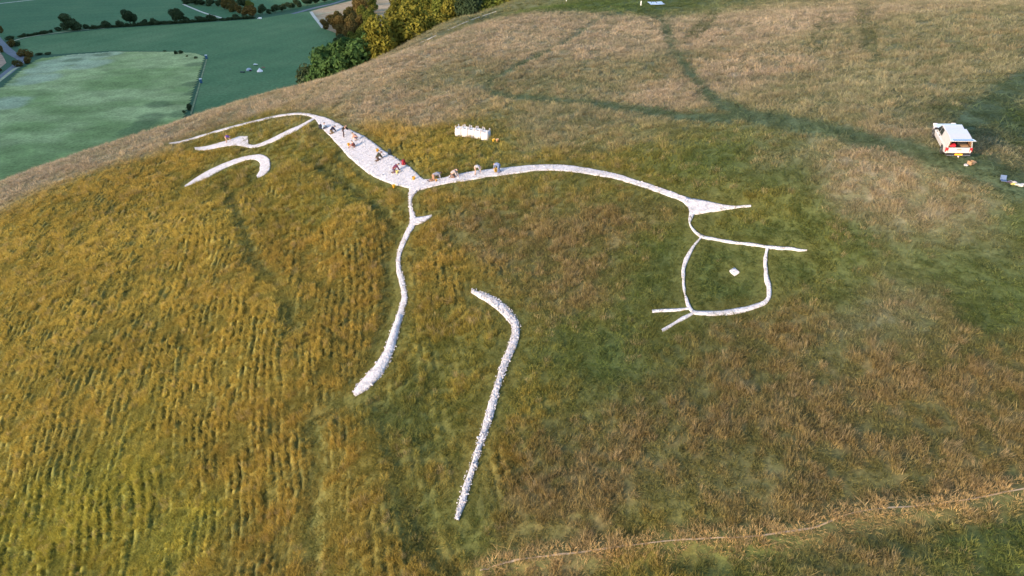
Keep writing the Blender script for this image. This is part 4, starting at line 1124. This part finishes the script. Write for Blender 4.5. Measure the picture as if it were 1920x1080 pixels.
def bar(name, p, q, r0, r1, mat, parent, n=8):
    bm = bmesh.new(); tube(bm, p, q, r0, r1, n); me = bpy.data.meshes.new(name); bm.to_mesh(me); bm.free(); return link(name, me, parent, mat)

# long-handled rammer held by the standing person
h = cast([663, 644], [258, 257]); p0 = Vector(standing.matrix_basis @ Vector((0, .80, .95))); p0 = Matrix.LocRotScale(standing.location, standing.rotation_euler, standing.scale) @ Vector((0, .78, .93))
p1 = Vector((h[0][0], h[0][1], h[0][2] + .07))
ram = empty('rammer', tuple(p1)); tag(ram, 'long-handled rammer held by the standing person in dark clothes', 'tool')
dvec = p0 - p1
bar('handle', (0, 0, 0), tuple(dvec * 1.12), .022, .020, M_WOODH, ram); bar('head', (0, -.11, 0), (0, .11, 0), .06, .06, M_STEEL, ram)

BUCKETS = [(654, 274, (.80, .40, .03), 'yellow bucket beside the seated person in maroon'), (708, 285, (.80, .40, .03), 'yellow bucket at the upper edge of the chalk body'),
           (776, 338, (.80, .42, .05), 'yellow bucket where the chalk body narrows into the neck'), (739, 353, (.85, .48, .04), 'yellow bucket standing on the grass below the chalk body'),
           (745, 326, (.80, .68, .25), 'pale yellow bucket in front of the kneeling person in maroon'), (929, 324, (.80, .45, .02), 'yellow bucket tipped by the person in a blue shirt'),
           (925.5, 267, (.85, .52, .05), 'yellow bucket beside the row of white sacks'), (932.5, 267, (.75, .42, .24), 'pale orange bucket beside the row of white sacks'), (818, 341, (.75, .40, .12), 'small orange pail beside the person on hands and knees')]
M_WIRE = simple('bucket_wire', (.4, .4, .4), .4, metal=.7)
for px, py, c, lab in BUCKETS:
    h = cast([px], [py])[0]; k = .7 if 'small' in lab else 1.05
    b = empty('bucket', (h[0], h[1], h[2] + .05), (0, 0, random.uniform(0, 6)), k); tag(b, lab, 'bucket', 'buckets of chalk')
    if 'tipped' in lab: b.rotation_euler = (.7, .3, 0); b.location.z += .12
    c = tuple(v * .8 for v in c); mt = simple('bucket_plastic', c, .45, var=.06)
    lathe('pail', [(.001, 0), (.125, 0), (.165, .30), (.178, .305), (.178, .33), (.163, .33), (.155, .28), (.12, .02), (.001, .02)], mt, b)
    pts = [(.17 * math.cos(a), -.05 * math.sin(a), .31 + .17 * math.sin(a) * .5) for a in np.linspace(0, math.pi, 9)]
    bm = bmesh.new()
    for i in range(8): tube(bm, pts[i], pts[i + 1], .008, .008, 5)
    me = bpy.data.meshes.new('handle'); bm.to_mesh(me); bm.free(); link('handle', me, b, M_WIRE)

# rucksacks
def rucksack(px, py, c, lab, yaw):
    h = cast([px], [py])[0]; r = empty('rucksack', (h[0], h[1], h[2] + .03), (0, 0, yaw), 1.35); tag(r, lab, 'rucksack')
    mt = simple('nylon', c, .75, var=.2)
    bm = bmesh.new(); bmesh.ops.create_cube(bm, size=1)
    for v in bm.verts: v.co = Vector((v.co.x * .34 * (1 if v.co.z < 0 else .8), v.co.y * .24, v.co.z * .5 + .25))
    bmesh.ops.bevel(bm, geom=bm.edges[:], offset=.06, segments=3, affect='EDGES'); me = bpy.data.meshes.new('sack'); bm.to_mesh(me); bm.free(); link('sack', me, r, mt)
    bm = bmesh.new(); bmesh.ops.create_cube(bm, size=1)
    for v in bm.verts: v.co = Vector((v.co.x * .24, v.co.y * .10 - .15, v.co.z * .22 + .16))
    bmesh.ops.bevel(bm, geom=bm.edges[:], offset=.03, segments=2, affect='EDGES'); me = bpy.data.meshes.new('pocket'); bm.to_mesh(me); bm.free(); link('pocket', me, r, mt)
    for s in (-1, 1):
        bm = bmesh.new(); P_ = [(s * .09, .12, .44), (s * .11, .20, .34), (s * .11, .19, .16), (s * .10, .12, .06)]
        for i in range(3): tube(bm, P_[i], P_[i + 1], .022, .022, 6)
        me = bpy.data.meshes.new('strap'); bm.to_mesh(me); bm.free(); link('strap', me, r, mt)
rucksack(731, 290, (.03, .04, .035), 'dark rucksack in the grass at the upper edge of the chalk body', .4)
rucksack(757, 310, (.20, .01, .02), 'red rucksack lying at the upper edge of the chalk body', 1.2)
rucksack(602, 242, (.03, .035, .06), 'dark rucksack behind the seated person in pale blue', 2.0)

# ------------------------------------------------------------------ row of bulk sacks
M_SACK = simple('woven_sack', (.45, .43, .45), .85, var=.08, scale=9, bump=.3); M_SACKTOP = simple('chalk_fill', (.62, .60, .58), .95, var=.2, scale=8)
SACKS = [(861.8, 255), (874, 256.4), (886.5, 258.2), (898.5, 260), (911, 262)]
words = ['leftmost', 'second from the left', 'middle', 'second from the right', 'rightmost']
for i, (px, py) in enumerate(SACKS):
    h = cast([px], [py])[0]; r = empty('bulk_sack', (h[0], h[1] + .35, h[2] + .0), (0, 0, Rz(-25 + random.uniform(-3, 3)))); r.location.z = land1(h[0], h[1] + .35)
    tag(r, 'white woven bulk sack of chalk, %s of the row of five' % words[i], 'sack', 'row of white bulk sacks')
    bm = bmesh.new(); nseg = 6
    bmesh.ops.create_cube(bm, size=1); bmesh.ops.subdivide_edges(bm, edges=bm.edges[:], cuts=4, use_grid_fill=True)
    for v in bm.verts:
        x, y, z = v.co; zz = z + .5; bulge = 1 + .10 * math.sin(math.pi * zz) - .05 * zz
        # corners of the mouth stand up, the middle of the top sags
        up = 0
        if zz > .99: up = .16 * (abs(2 * x) ** 3) * (abs(2 * y) ** 3) - .06 * (1 - max(abs(2 * x), abs(2 * y)))
        rr = 1 - .10 * (abs(2 * x) * abs(2 * y)) ** 2
        v.co = Vector((x * .86 * bulge * rr, y * .92 * bulge * rr, zz * .96 + up)) + Vector((random.uniform(-1, 1), random.uniform(-1, 1), random.uniform(-1, 1))) * .015
    me = bpy.data.meshes.new('sack'); bm.to_mesh(me); bm.free(); link('sack', me, r, M_SACK)
    for p in me.polygons: p.use_smooth = True
    for sx in (-1, 1):
        for sy in (-1, 1):
            bm = bmesh.new(); q = [(sx * .34, sy * .38, 1.0), (sx * .36, sy * .40, 1.20), (sx * .30, sy * .36, 1.27), (sx * .26, sy * .34, 1.14), (sx * .25, sy * .34, 1.0)]
            for k in range(4): tube(bm, q[k], q[k + 1], .028, .028, 5)
            me = bpy.data.meshes.new('lifting_loop'); bm.to_mesh(me); bm.free(); link('lifting_loop', me, r, M_SACK)
    bm = bmesh.new(); bmesh.ops.create_grid(bm, x_segments=5, y_segments=5, size=.33)
    for v in bm.verts: v.co.z = .985 + random.uniform(0, .06)
    me = bpy.data.meshes.new('chalk_fill'); bm.to_mesh(me); bm.free(); link('chalk_fill', me, r, M_SACKTOP)

# ------------------------------------------------------------------ the white pick-up with its load cover
def box_me(name, x0, x1, y0, y1, z0, z1, bev=.02, seg=2, taper=None):
    bm = bmesh.new(); bmesh.ops.create_cube(bm, size=1)
    for v in bm.verts:
        t = v.co.z + .5
        v.co = Vector(((x0 + x1) / 2 + v.co.x * (x1 - x0), (y0 + y1) / 2 + v.co.y * (y1 - y0), z0 + t * (z1 - z0)))
        if taper: v.co = taper(v.co, t)
    if bev: bmesh.ops.bevel(bm, geom=bm.edges[:], offset=bev, segments=seg, affect='EDGES', clamp_overlap=True)
    me = bpy.data.meshes.new(name); bm.to_mesh(me); bm.free(); return me

def prism_x(name, prof, wfun, bev=.0):
    """side profile (y, z) drawn out across x; wfun(y, z) gives the half width"""
    V = [(-wfun(y, z), y, z) for y, z in prof] + [(wfun(y, z), y, z) for y, z in prof]; n = len(prof)
    bm = bmesh.new(); vs = [bm.verts.new(v) for v in V]
    for i in range(n): bm.faces.new((vs[i], vs[(i + 1) % n], vs[n + (i + 1) % n], vs[n + i]))
    bm.faces.new(vs[:n][::-1]); bm.faces.new(vs[n:])
    bmesh.ops.recalc_face_normals(bm, faces=bm.faces)
    if bev: bmesh.ops.bevel(bm, geom=[e for e in bm.edges if e.calc_length() > .2 and len(e.link_faces) == 2 and e.calc_face_angle() > .5], offset=bev, segments=3, affect='EDGES', clamp_overlap=True)
    me = bpy.data.meshes.new(name); bm.to_mesh(me); bm.free(); return me

def car_paint(name, col):
    m = simple(name, col, .28, var=.04, spec=.5); p = next(n for n in m.node_tree.nodes if n.type == 'BSDF_PRINCIPLED')
    p.inputs['Coat Weight'].default_value = .5; p.inputs['Coat Roughness'].default_value = .08; return m
M_PAINT = car_paint('white_paint', (.46, .45, .47)); M_GLASS = simple('tinted_glass', (.012, .02, .024), .05, var=.02, spec=.8); M_TYRE = simple('tyre_rubber', (.02, .02, .02), .85)
M_RIM = simple('alloy', (.35, .35, .36), .35, metal=.8); M_BLACK = simple('black_plastic', (.02, .02, .022), .6); M_RED = simple('tail_lens', (.55, .02, .03), .25, spec=.5)
M_LENSW = simple('clear_lens', (.75, .62, .58), .2, spec=.6); M_PLATE = simple('number_plate', (.85, .42, .02), .5, var=.03); M_CHROME = simple('bright_bumper', (.55, .55, .57), .25, metal=.9)
M_LINER = simple('load_liner', (.16, .09, .05), .8); M_CRATE = simple('red_crate_plastic', (.50, .03, .05), .5); M_CARD = simple('cardboard', (.26, .17, .10), .9)

hc = cast([1790], [297])[0]
car = empty('pickup_truck', (hc[0], hc[1] + .0, hc[2] + .02), (0, 0, 0), .87)
tag(car, 'white double-cab pick-up with its rear canopy hatch raised, parked on the grass track', 'pick-up')
CAR_YAW = Rz(-15); car.rotation_euler = (0, 0, CAR_YAW)
# stand it square on the slope
fwd = Vector((-math.sin(CAR_YAW), math.cos(CAR_YAW), 0)); rgt = Vector((math.cos(CAR_YAW), math.sin(CAR_YAW), 0))
ccen = Vector((hc[0], hc[1], 0)) + fwd * 1.9
zf = [float(smooth_height(np.array([(ccen + fwd * a + rgt * b).x]), np.array([(ccen + fwd * a + rgt * b).y]))[0]) for a, b in ((1.6, .8), (1.6, -.8), (-1.5, .8), (-1.5, -.8))]
fv = (fwd * 3.1 + Vector((0, 0, (zf[0] + zf[1] - zf[2] - zf[3]) / 2))).normalized(); rv = (rgt * 1.6 + Vector((0, 0, (zf[0] + zf[2] - zf[1] - zf[3]) / 2))).normalized(); uv = rv.cross(fv).normalized(); rv = fv.cross(uv)
car.rotation_euler = Matrix((rv, fv, uv)).transposed().to_euler(); car.location = (ccen.x, ccen.y, sum(zf) / 4 + .03); car.scale = (.87, .87, .82)

def arc(cy, r, n=9): return [(cy - r * math.cos(t), .42 + r * math.sin(t)) for t in np.linspace(0, math.pi, n)]
prof = [(-2.58, .58), (-2.60, 1.10), (-.62, 1.13), (1.02, 1.14), (1.45, 1.13), (2.30, 1.02), (2.56, .86), (2.60, .55), (2.40, .42)] + arc(1.66, .47)[::-1] + arc(-1.42, .47)[::-1] + [(-2.20, .50)]
body_w = lambda y, z: .91 - .05 * max(0, z - .9) / .2 - .12 * max(0, y - 1.9) / .7 - .02 * max(0, .6 - z)
link('body', prism_x('body', prof, body_w, .03), car, M_PAINT)
cab_w = lambda y, z: .855 - .165 * max(0, z - 1.13) / .66
link('cab', prism_x('cab', [(-.60, 1.10), (-.58, 1.77), (.36, 1.79), (.52, 1.76), (1.12, 1.12)], cab_w, .04), car, M_PAINT)
def quad_panel(name, pts, mat, off=(0, 0, 0), th=.012):
    bm = bmesh.new(); a = [bm.verts.new(Vector(p) + Vector(off)) for p in pts]; f = bm.faces.new(a)
    r = bmesh.ops.extrude_face_region(bm, geom=[f]); nrm = f.normal if f.normal.length else Vector((0, 0, 1)); bm.normal_update()
    for g in r['geom']:
        if isinstance(g, bmesh.types.BMVert): g.co += Vector(off).normalized() * th if Vector(off).length else f.normal * th
    bmesh.ops.recalc_face_normals(bm, faces=bm.faces); me = bpy.data.meshes.new(name); bm.to_mesh(me); bm.free(); return link(name, me, car, mat)
for s in (-1, 1):
    X = lambda y, z: s * cab_w(y, z)
    P4 = lambda L: [(X(y, z), y, z) for y, z in L]
    quad_panel('side_window', P4([(-.48, 1.19), (.18, 1.19), (.16, 1.70), (-.44, 1.70)]), M_GLASS, (s * .006, 0, 0))
    quad_panel('side_window', P4([(.26, 1.19), (.98, 1.19), (.50, 1.68), (.24, 1.70)]), M_GLASS, (s * .006, 0, 0))
    for yy in (.02, .80):
        link('door_handle', box_me('door_handle', s * .895 - .02, s * .895 + .03 * (1 if s > 0 else 1), yy - .09, yy + .09, 1.00, 1.035, .008, 1), car, M_BLACK)
    mir = link('wing_mirror', box_me('wing_mirror', min(s * .86, s * 1.10), max(s * .86, s * 1.10), .82, .96, 1.13, 1.32, .035, 2), car, M_BLACK)
    # lamps at the back corners: red over clear
    lx0, lx1 = sorted((s * .74, s * .925))
    lamp = link('tail_light', box_me('tail_light', lx0, lx1, -2.625, -2.42, .74, 1.09, .015, 1), car, M_RED)
    link('reversing_lens', box_me('reversing_lens', min(s * .78, s * .88), max(s * .78, s * .88), -2.64, -2.60, .77, .86, .006, 1), lamp, M_LENSW)
    hl = link('headlight', box_me('headlight', min(s * .52, s * .84), max(s * .52, s * .84), 2.36, 2.55, .82, .98, .02, 1), car, M_LENSW)
    for yy in (1.66, -1.42):
        wroot = lathe('wheel', [(.0, -.13), (.30, -.13), (.375, -.11), (.395, -.06), (.395, .06), (.375, .11), (.30, .13), (.0, .13)], M_TYRE, car, 24)
        wroot.rotation_euler = (0, math.pi / 2, 0); wroot.location = (s * .80, yy, .395)
        rim = lathe('rim', [(.0, .0), (.07, .02), (.10, .0), (.22, -.03), (.26, .01), (.27, .0)], M_RIM, wroot, 20); rim.location = (0, 0, s * .135); rim.scale = (1, 1, s)
quad_panel('windscreen', [(-.66, .60, 1.70), (.66, .60, 1.70), (.76, 1.08, 1.17), (-.76, 1.08, 1.17)], M_GLASS, (0, .012, .012))
# load cover: walls and roof with the back open, hatch raised on its hinge
can_w = lambda y, z: .885 - .13 * max(0, z - 1.12) / .74
def wall(s):
    return [[(s * can_w(0, 1.12), -.66, 1.10), (s * can_w(0, 1.12), -2.60, 1.10), (s * can_w(0, 1.80), -2.56, 1.80), (s * can_w(0, 1.86), -.70, 1.86)]]
can = link('canopy', None and None or prism_x('canopy', [(-.64, 1.81), (-.66, 1.89), (-1.6, 1.905), (-2.56, 1.86), (-2.58, 1.79)], lambda y, z: can_w(y, z) , .015), car, M_PAINT)
for s in (-1, 1):
    bm = bmesh.new()
    o4 = [(s * can_w(0, 1.12), -.64, 1.115), (s * can_w(0, 1.12), -2.60, 1.115), (s * can_w(0, 1.81), -2.57, 1.80), (s * can_w(0, 1.82), -.64, 1.82)]
    A_ = [bm.verts.new(v) for v in o4]; B_ = [bm.verts.new((v[0] - s * .05, v[1], v[2])) for v in o4]
    bm.faces.new(A_); bm.faces.new(B_[::-1])
    for i in range(4): bm.faces.new((A_[i], B_[i], B_[(i + 1) % 4], A_[(i + 1) % 4]))
    bmesh.ops.recalc_face_normals(bm, faces=bm.faces); me = bpy.data.meshes.new('canopy_side'); bm.to_mesh(me); bm.free(); link('canopy_side', me, car, M_PAINT)
    x0, x1 = sorted((s * .80, s * .72)); link('canopy_lining', box_me('canopy_lining', x0, x1, -2.55, -.72, 1.16, 1.78, .01, 1, lambda v, t: Vector((v.x - s * .10 * t, v.y, v.z))), car, M_LINER)
link('bulkhead', box_me('bulkhead', -.74, .74, -.70, -.655, 1.14, 1.80, .01, 1), car, M_BLACK)
link('load_floor', box_me('load_floor', -.80, .80, -2.54, -.72, 1.112, 1.135, .004, 1), car, M_BLACK)
hatch = link('rear_hatch', box_me('rear_hatch', -.80, .80, -.56, 0, -.02, .02, .012, 2, lambda v, t: Vector((v.x * (1 + .10 * (-v.y / .56)), v.y, v.z))), car, M_PAINT)
hatch.location = (0, -2.56, 1.87); hatch.rotation_euler = (math.radians(-8), 0, 0)
link('hatch_glass', box_me('hatch_glass', -.66, .70, -.50, -.10, .021, .030, .004, 1), hatch, simple('hatch_glass', (.05, .10, .20), .1, var=.03, spec=.8))
for s in (-1, 1): bar('gas_strut', (s * .74, -2.50, 1.62), (s * .76, -2.92, 1.79), .012, .012, M_BLACK, car, 6)
tg = link('tailgate', box_me('tailgate', -.735, .735, -2.645, -2.585, .66, 1.115, .02, 2), car, M_PAINT)
link('tailgate_handle', box_me('tailgate_handle', -.17, .17, -2.665, -2.64, .925, .985, .012, 1), tg, M_BLACK)
link('tailgate_trim', box_me('tailgate_trim', -.14, .14, -2.655, -2.642, 1.035, 1.065, .004, 1), tg, simple('grey_trim', (.35, .28, .27), .6))
link('badge', box_me('badge', .36, .44, -2.655, -2.642, .88, .915, .004, 1), tg, simple('badge_grey', (.30, .27, .27), .4))
bp = link('rear_bumper', box_me('rear_bumper', -.90, .90, -2.76, -2.50, .46, .63, .04, 2), car, M_BLACK)
link('bumper_step', box_me('bumper_step', -.84, .84, -2.785, -2.73, .455, .52, .012, 1), bp, M_CHROME)
link('number_plate', box_me('number_plate', -.27, .27, -2.80, -2.765, .535, .655, .004, 1), bp, M_PLATE)
bar('tow_bar', (0, -2.70, .40), (0, -2.92, .38), .03, .03, M_LENSW, car, 8); lathe('tow_ball', [(.0, .0), (.03, .0), (.03, .06), (.045, .09), (.045, .12), (.0, .15)], M_LENSW, car, 10).location = (0, -2.90, .40)
fb = link('front_bumper', box_me('front_bumper', -.84, .84, 2.45, 2.68, .42, .66, .05, 2), car, M_BLACK)
# load inside, each thing its own
def in_car(name, me, mat, lab, cat):
    o = link(name, me, None, mat); M_ = Matrix.LocRotScale(car.location, car.rotation_euler, car.scale)
    o.matrix_world = M_; tag(o, lab, cat); return o
in_car('crate', box_me('crate', -.66, -.24, -2.48, -2.05, 1.14, 1.30, .03, 2), M_CRATE, 'red plastic crate just inside the open back of the pick-up', 'crate')
in_car('tool_box', box_me('tool_box', -.05, .60, -2.10, -1.5, 1.14, 1.38, .02, 2), M_BLACK, 'black tool box deep in the load bed of the pick-up', 'tool box')
in_car('wooden_board', box_me('wooden_board', .10, .66, -2.46, -2.16, 1.14, 1.20, .008, 1), M_CARD, 'tan wooden board lying at the open back of the pick-up', 'board')

# ------------------------------------------------------------------ things on the grass by the truck
def on_land(name, px, py, yaw, lab, cat, group=None, dz=.05, sc=1.0):
    h = cast([px], [py])[0]; o = empty(name, (h[0], h[1], land1(h[0], h[1]) + dz), (0, 0, yaw), sc); tag(o, lab, cat, group); return o
bx = on_land('cardboard_box', 1821, 304, .5, 'open cardboard box on the grass behind the pick-up', 'box')
for a in ((-.2, .2, -.15, .15, 0, .012), (-.2, .2, -.15, -.138, .012, .26), (-.2, .2, .138, .15, .012, .26), (-.2, -.188, -.138, .138, .012, .26), (.188, .2, -.138, .138, .012, .26)):
    link('panel', box_me('panel', *a, 0), bx, M_CARD)
for s in (-1, 1):
    fl = link('flap', box_me('flap', -.2, .2, 0, .15, 0, .008, 0), bx, M_CARD); fl.location = (0, s * .152, .262); fl.rotation_euler = (-.6, 0, 0 if s > 0 else math.pi)
pb = on_land('paper_sack', 1813, 305.5, .9, 'white paper sack lying against the cardboard box', 'sack')
M_WHITEBAG = simple('white_bag', (.45, .44, .44), .8, var=.1)
def pillow(name, mat, parent, sx, sy, sz, sd_):
    r_ = random.Random(sd_); bm = bmesh.new(); bmesh.ops.create_uvsphere(bm, u_segments=14, v_segments=8, radius=1)
    for v in bm.verts:
        c = v.co; q = lambda t: math.copysign(abs(t) ** .6, t)
        v.co = Vector((q(c.x) * sx, q(c.y) * sy, (c.z * .9 + .75) * sz)) * r_.uniform(.94, 1.06)
    me = bpy.data.meshes.new(name); bm.to_mesh(me); bm.free()
    for p in me.polygons: p.use_smooth = True
    return link(name, me, parent, mat)
pillow('bag', M_WHITEBAG, pb, .24, .14, .07, 1)
ch_ = on_land('camping_chair', 1883, 335, Rz(-20), 'low blue folding seat opened flat on the grass at the right', 'folding seat', None, .06, .72)
M_BLUE = simple('blue_canvas', (.085, .13, .23), .7, var=.08)
se = link('seat', box_me('seat', -.26, .26, -.30, .20, .05, .085, .012, 2), ch_, M_BLUE)
bk = link('backrest', box_me('backrest', -.26, .26, -.015, .015, 0, .42, .012, 2), ch_, M_BLUE); bk.location = (0, .21, .07); bk.rotation_euler = (-.45, 0, 0)
for sx in (-1, 1):
    for yy in (-.26, .16): bar('leg', (sx * .23, yy, -.06), (sx * .23, yy, .06), .014, .014, M_STEEL, ch_, 6)
for i, (px, py, c, sz, lab) in enumerate([(1893, 338.5, (.28, .18, .30), (.16, .10), 'mauve cloth bag, leftmost of the pile on the grass at the right edge'), (1900, 338, (.66, .60, .62), (.24, .13), 'large white bag at the back of the pile at the right edge'),
        (1901.5, 342, (.70, .64, .22), (.18, .10), 'pale yellow bag at the front of the pile at the right edge'), (1907.5, 342.5, (.68, .70, .62), (.24, .14), 'off-white bag at the right end of the pile'),
        (1913.5, 345, (.66, .70, .70), (.18, .10), 'small white bag lying alone right of the pile'), (1920, 343.5, (.62, .64, .66), (.2, .12), 'pale grey bag cut by the right edge of the picture')]):
    b = on_land('bag', px, py, random.uniform(-.6, .3), lab, 'bag', 'bags on the grass', .04); pillow('sack', simple('bag_cloth', tuple(v * .65 for v in c), .8, var=.15), b, sz[0], sz[1], .08, i)
    link('tie', box_me('tie', sz[0] * .85, sz[0] * 1.15, -.03, .03, .03, .08, .01, 1), b, M_WHITEBAG)

# hill top: pale sheet standing in for a vehicle roof, and marker post
h = cast([1230], [8])[0]
bm = bmesh.new(); bmesh.ops.create_grid(bm, x_segments=14, y_segments=10, size=.5)
for v in bm.verts:
    x, y = v.co.x * 3.2, v.co.y * 4.2
    v.co = Vector((x, y, land1(h[0] + x, h[1] + y) - land1(h[0], h[1]) + .22 + .08 * math.sin(3 * x + y) * math.cos(2.2 * y)))
bmesh.ops.solidify(bm, geom=bm.faces[:], thickness=.02)
me = bpy.data.meshes.new('roof_stand_in'); bm.to_mesh(me); bm.free()
gs = link('roof_stand_in', me, None, simple('pale_roof_blue', (.42, .52, .72), .5, var=.08)); gs.location = (h[0], h[1], land1(h[0], h[1]) + .05); tag(gs, 'pale blue sheet on the hill top by the path, standing in for a vehicle roof', 'sheet')
h = cast([1201.5, 1062], [11, 2])
for q, lab in zip(h, ('short white marker post at the top end of the green path', 'thin white marker post on the far green bank')):
    mp = empty('marker_post', (q[0], q[1], land1(q[0], q[1]))); tag(mp, lab, 'post', 'white marker posts')
    link('post', box_me('post', -.09, .09, -.09, .09, -.1, 1.0, .01, 1), mp, simple('white_post', (.7, .7, .68), .7)); link('cap', box_me('cap', -.11, .11, -.11, .11, 1.003, 1.06, .01, 1), mp, simple('post_cap', (.5, .5, .48), .7))

# ------------------------------------------------------------------ camp and vehicles down in the valley
def vroot(name, px, py, yaw, lab, cat, group=None):
    p = vp(px, py); o = empty(name, (p[0], p[1], .12), (0, 0, yaw)); tag(o, lab, cat, group); return o
t = vroot('bell_tent', 487.5, 134.5, 0, 'white bell tent pitched on the green valley field', 'tent')
lathe('canvas', [(2.9, 0), (2.8, .7), (1.3, 2.2), (.12, 3.6), (.0, 3.75)], simple('canvas_white', (.70, .66, .68), .9, var=.06), t, 12, False)
link('door_flap', box_me('door_flap', -.45, .45, -2.92, -2.80, 0, 1.5, .02, 1, lambda v, q: Vector((v.x * (1 - .7 * q), v.y + 1.0 * q, v.z))), t, simple('canvas_shade', (.40, .38, .40), .9)); lathe('pole_cap', [(.0, 3.70), (.10, 3.72), (.05, 3.95), (.0, 4.0)], M_BLACK, t, 8)
t = vroot('dome_tent', 467, 132.5, .3, 'grey-blue dome tent beside the white bell tent', 'tent')
lathe('flysheet', [(2.7, 0), (2.6, .7), (2.2, 1.5), (1.4, 2.15), (.6, 2.45), (0, 2.5)], simple('flysheet_grey', (.30, .36, .42), .7, var=.06), t, 10, False)
link('porch', box_me('porch', .3, 2.6, -3.4, -1.8, 0, 1.3, .25, 3), t, simple('porch_dark', (.05, .03, .05), .8))
t = vroot('tunnel_tent', 455, 136, -.35, 'low dark tunnel tent left of the dome tent', 'tent')
link('flysheet', prism_x('flysheet', [(-1.3 * math.cos(a), 1.2 * math.sin(a)) for a in np.linspace(0, math.pi, 9)], lambda y, z: 2.1, .0), t, simple('flysheet_dark', (.025, .05, .045), .7)); link('door_panel', box_me('door_panel', 2.09, 2.16, -.5, .5, 0, .95, .02, 1), t, M_BLACK)
t = vroot('awning', 494.5, 129.5, .2, 'dark red awning behind the white bell tent', 'awning')
link('roof_cloth', prism_x('roof_cloth', [(-1.1, 1.5), (0, 1.9), (1.1, 1.5), (1.1, 1.45), (0, 1.85), (-1.1, 1.45)], lambda y, z: 1.7, 0), t, simple('awning_red', (.20, .05, .05), .8))
for sx in (-1, 1):
    for sy in (-1, 1): bar('pole', (sx * 1.6, sy, 0), (sx * 1.6, sy, 1.5), .03, .03, M_STEEL, t, 6)

def small_car(px, py, yaw, lab, group, L=4.3, van=False, col=(.66, .67, .70)):
    c = vroot('parked_car', px, py, yaw, lab, 'car', group); mt = car_paint('paint', col)
    if van:
        link('body', prism_x('body', [(-L / 2, .4), (-L / 2, 2.3), (L * .18, 2.35), (L * .36, 1.3), (L / 2, 1.05), (L / 2, .4)], lambda y, z: .98 - .06 * max(0, z - 1.2), .06), c, mt)
        link('windscreen', box_me('windscreen', -.8, .8, L * .24, L * .30, 1.45, 2.1, .02, 1, lambda v, q: Vector((v.x, v.y + .35 * (1 - q), v.z))), c, M_GLASS)
    else:
        link('body', prism_x('body', [(-L / 2, .4), (-L / 2, .95), (-L * .42, 1.0), (L * .2, 1.0), (L * .46, .85), (L / 2, .6), (L / 2, .35)], lambda y, z: .88, .06), c, mt)
        link('cabin', prism_x('cabin', [(-L * .45, .98), (-L * .36, 1.44), (L * .02, 1.46), (L * .21, .98)], lambda y, z: .80 - .2 * max(0, z - 1.0), .05), c, mt)
        for s in (-1, 1): link('side_window', box_me('side_window', s * .76 - .03, s * .76 + .03, -L * .36, L * .10, 1.04, 1.34, .01, 1, lambda v, q: Vector((v.x - s * .07 * q, v.y * (1 - .2 * q), v.z))), c, M_GLASS)
        link('windscreen', box_me('windscreen', -.66, .66, L * .09, L * .14, 1.04, 1.40, .01, 1, lambda v, q: Vector((v.x, v.y - .16 * q + .10, v.z))), c, M_GLASS)
        link('rear_window', box_me('rear_window', -.62, .62, -L * .44, -L * .41, 1.06, 1.38, .01, 1, lambda v, q: Vector((v.x, v.y + .16 * q - .02, v.z))), c, M_GLASS)
    for s in (-1, 1):
        for yy in (L * .31, -L * .30):
            w = lathe('wheel', [(0, -.1), (.28, -.1), (.33, -.06), (.33, .06), (.28, .1), (0, .1)], M_TYRE, c, 14); w.rotation_euler = (0, math.pi / 2, 0); w.location = (s * .80, yy, .33)
    return c
small_car(479.5, 122.5, Rz(-50), 'white car parked behind the tents on the valley field', 'vehicles in the valley')
small_car(487, 36, Rz(78), 'white van parked under the far copse', 'vehicles in the valley', 6.0, True)
for px, py, lab in ((387.5, 110.5, 'blue portable toilet with a white roof, further along the rough field edge'), (377.5, 156, 'blue portable toilet with a white roof, nearer along the rough field edge')):
    t = vroot('portable_toilet', px, py, .2, lab, 'toilet', 'portable toilets'); t.scale = (1.7,) * 3
    link('cabin', box_me('cabin', -.58, .58, -.58, .58, 0, 2.1, .04, 2), t, simple('toilet_blue', (.02, .08, .16), .5)); link('door', box_me('door', -.4, .4, -.62, -.585, .1, 1.95, .015, 1), t, simple('toilet_door', (.03, .10, .20), .5))
    link('roof', prism_x('roof', [(-.66, 2.105), (-.60, 2.25), (0, 2.42), (.60, 2.25), (.66, 2.105)], lambda y, z: .66, .02), t, simple('toilet_roof', (.72, .74, .76), .5))
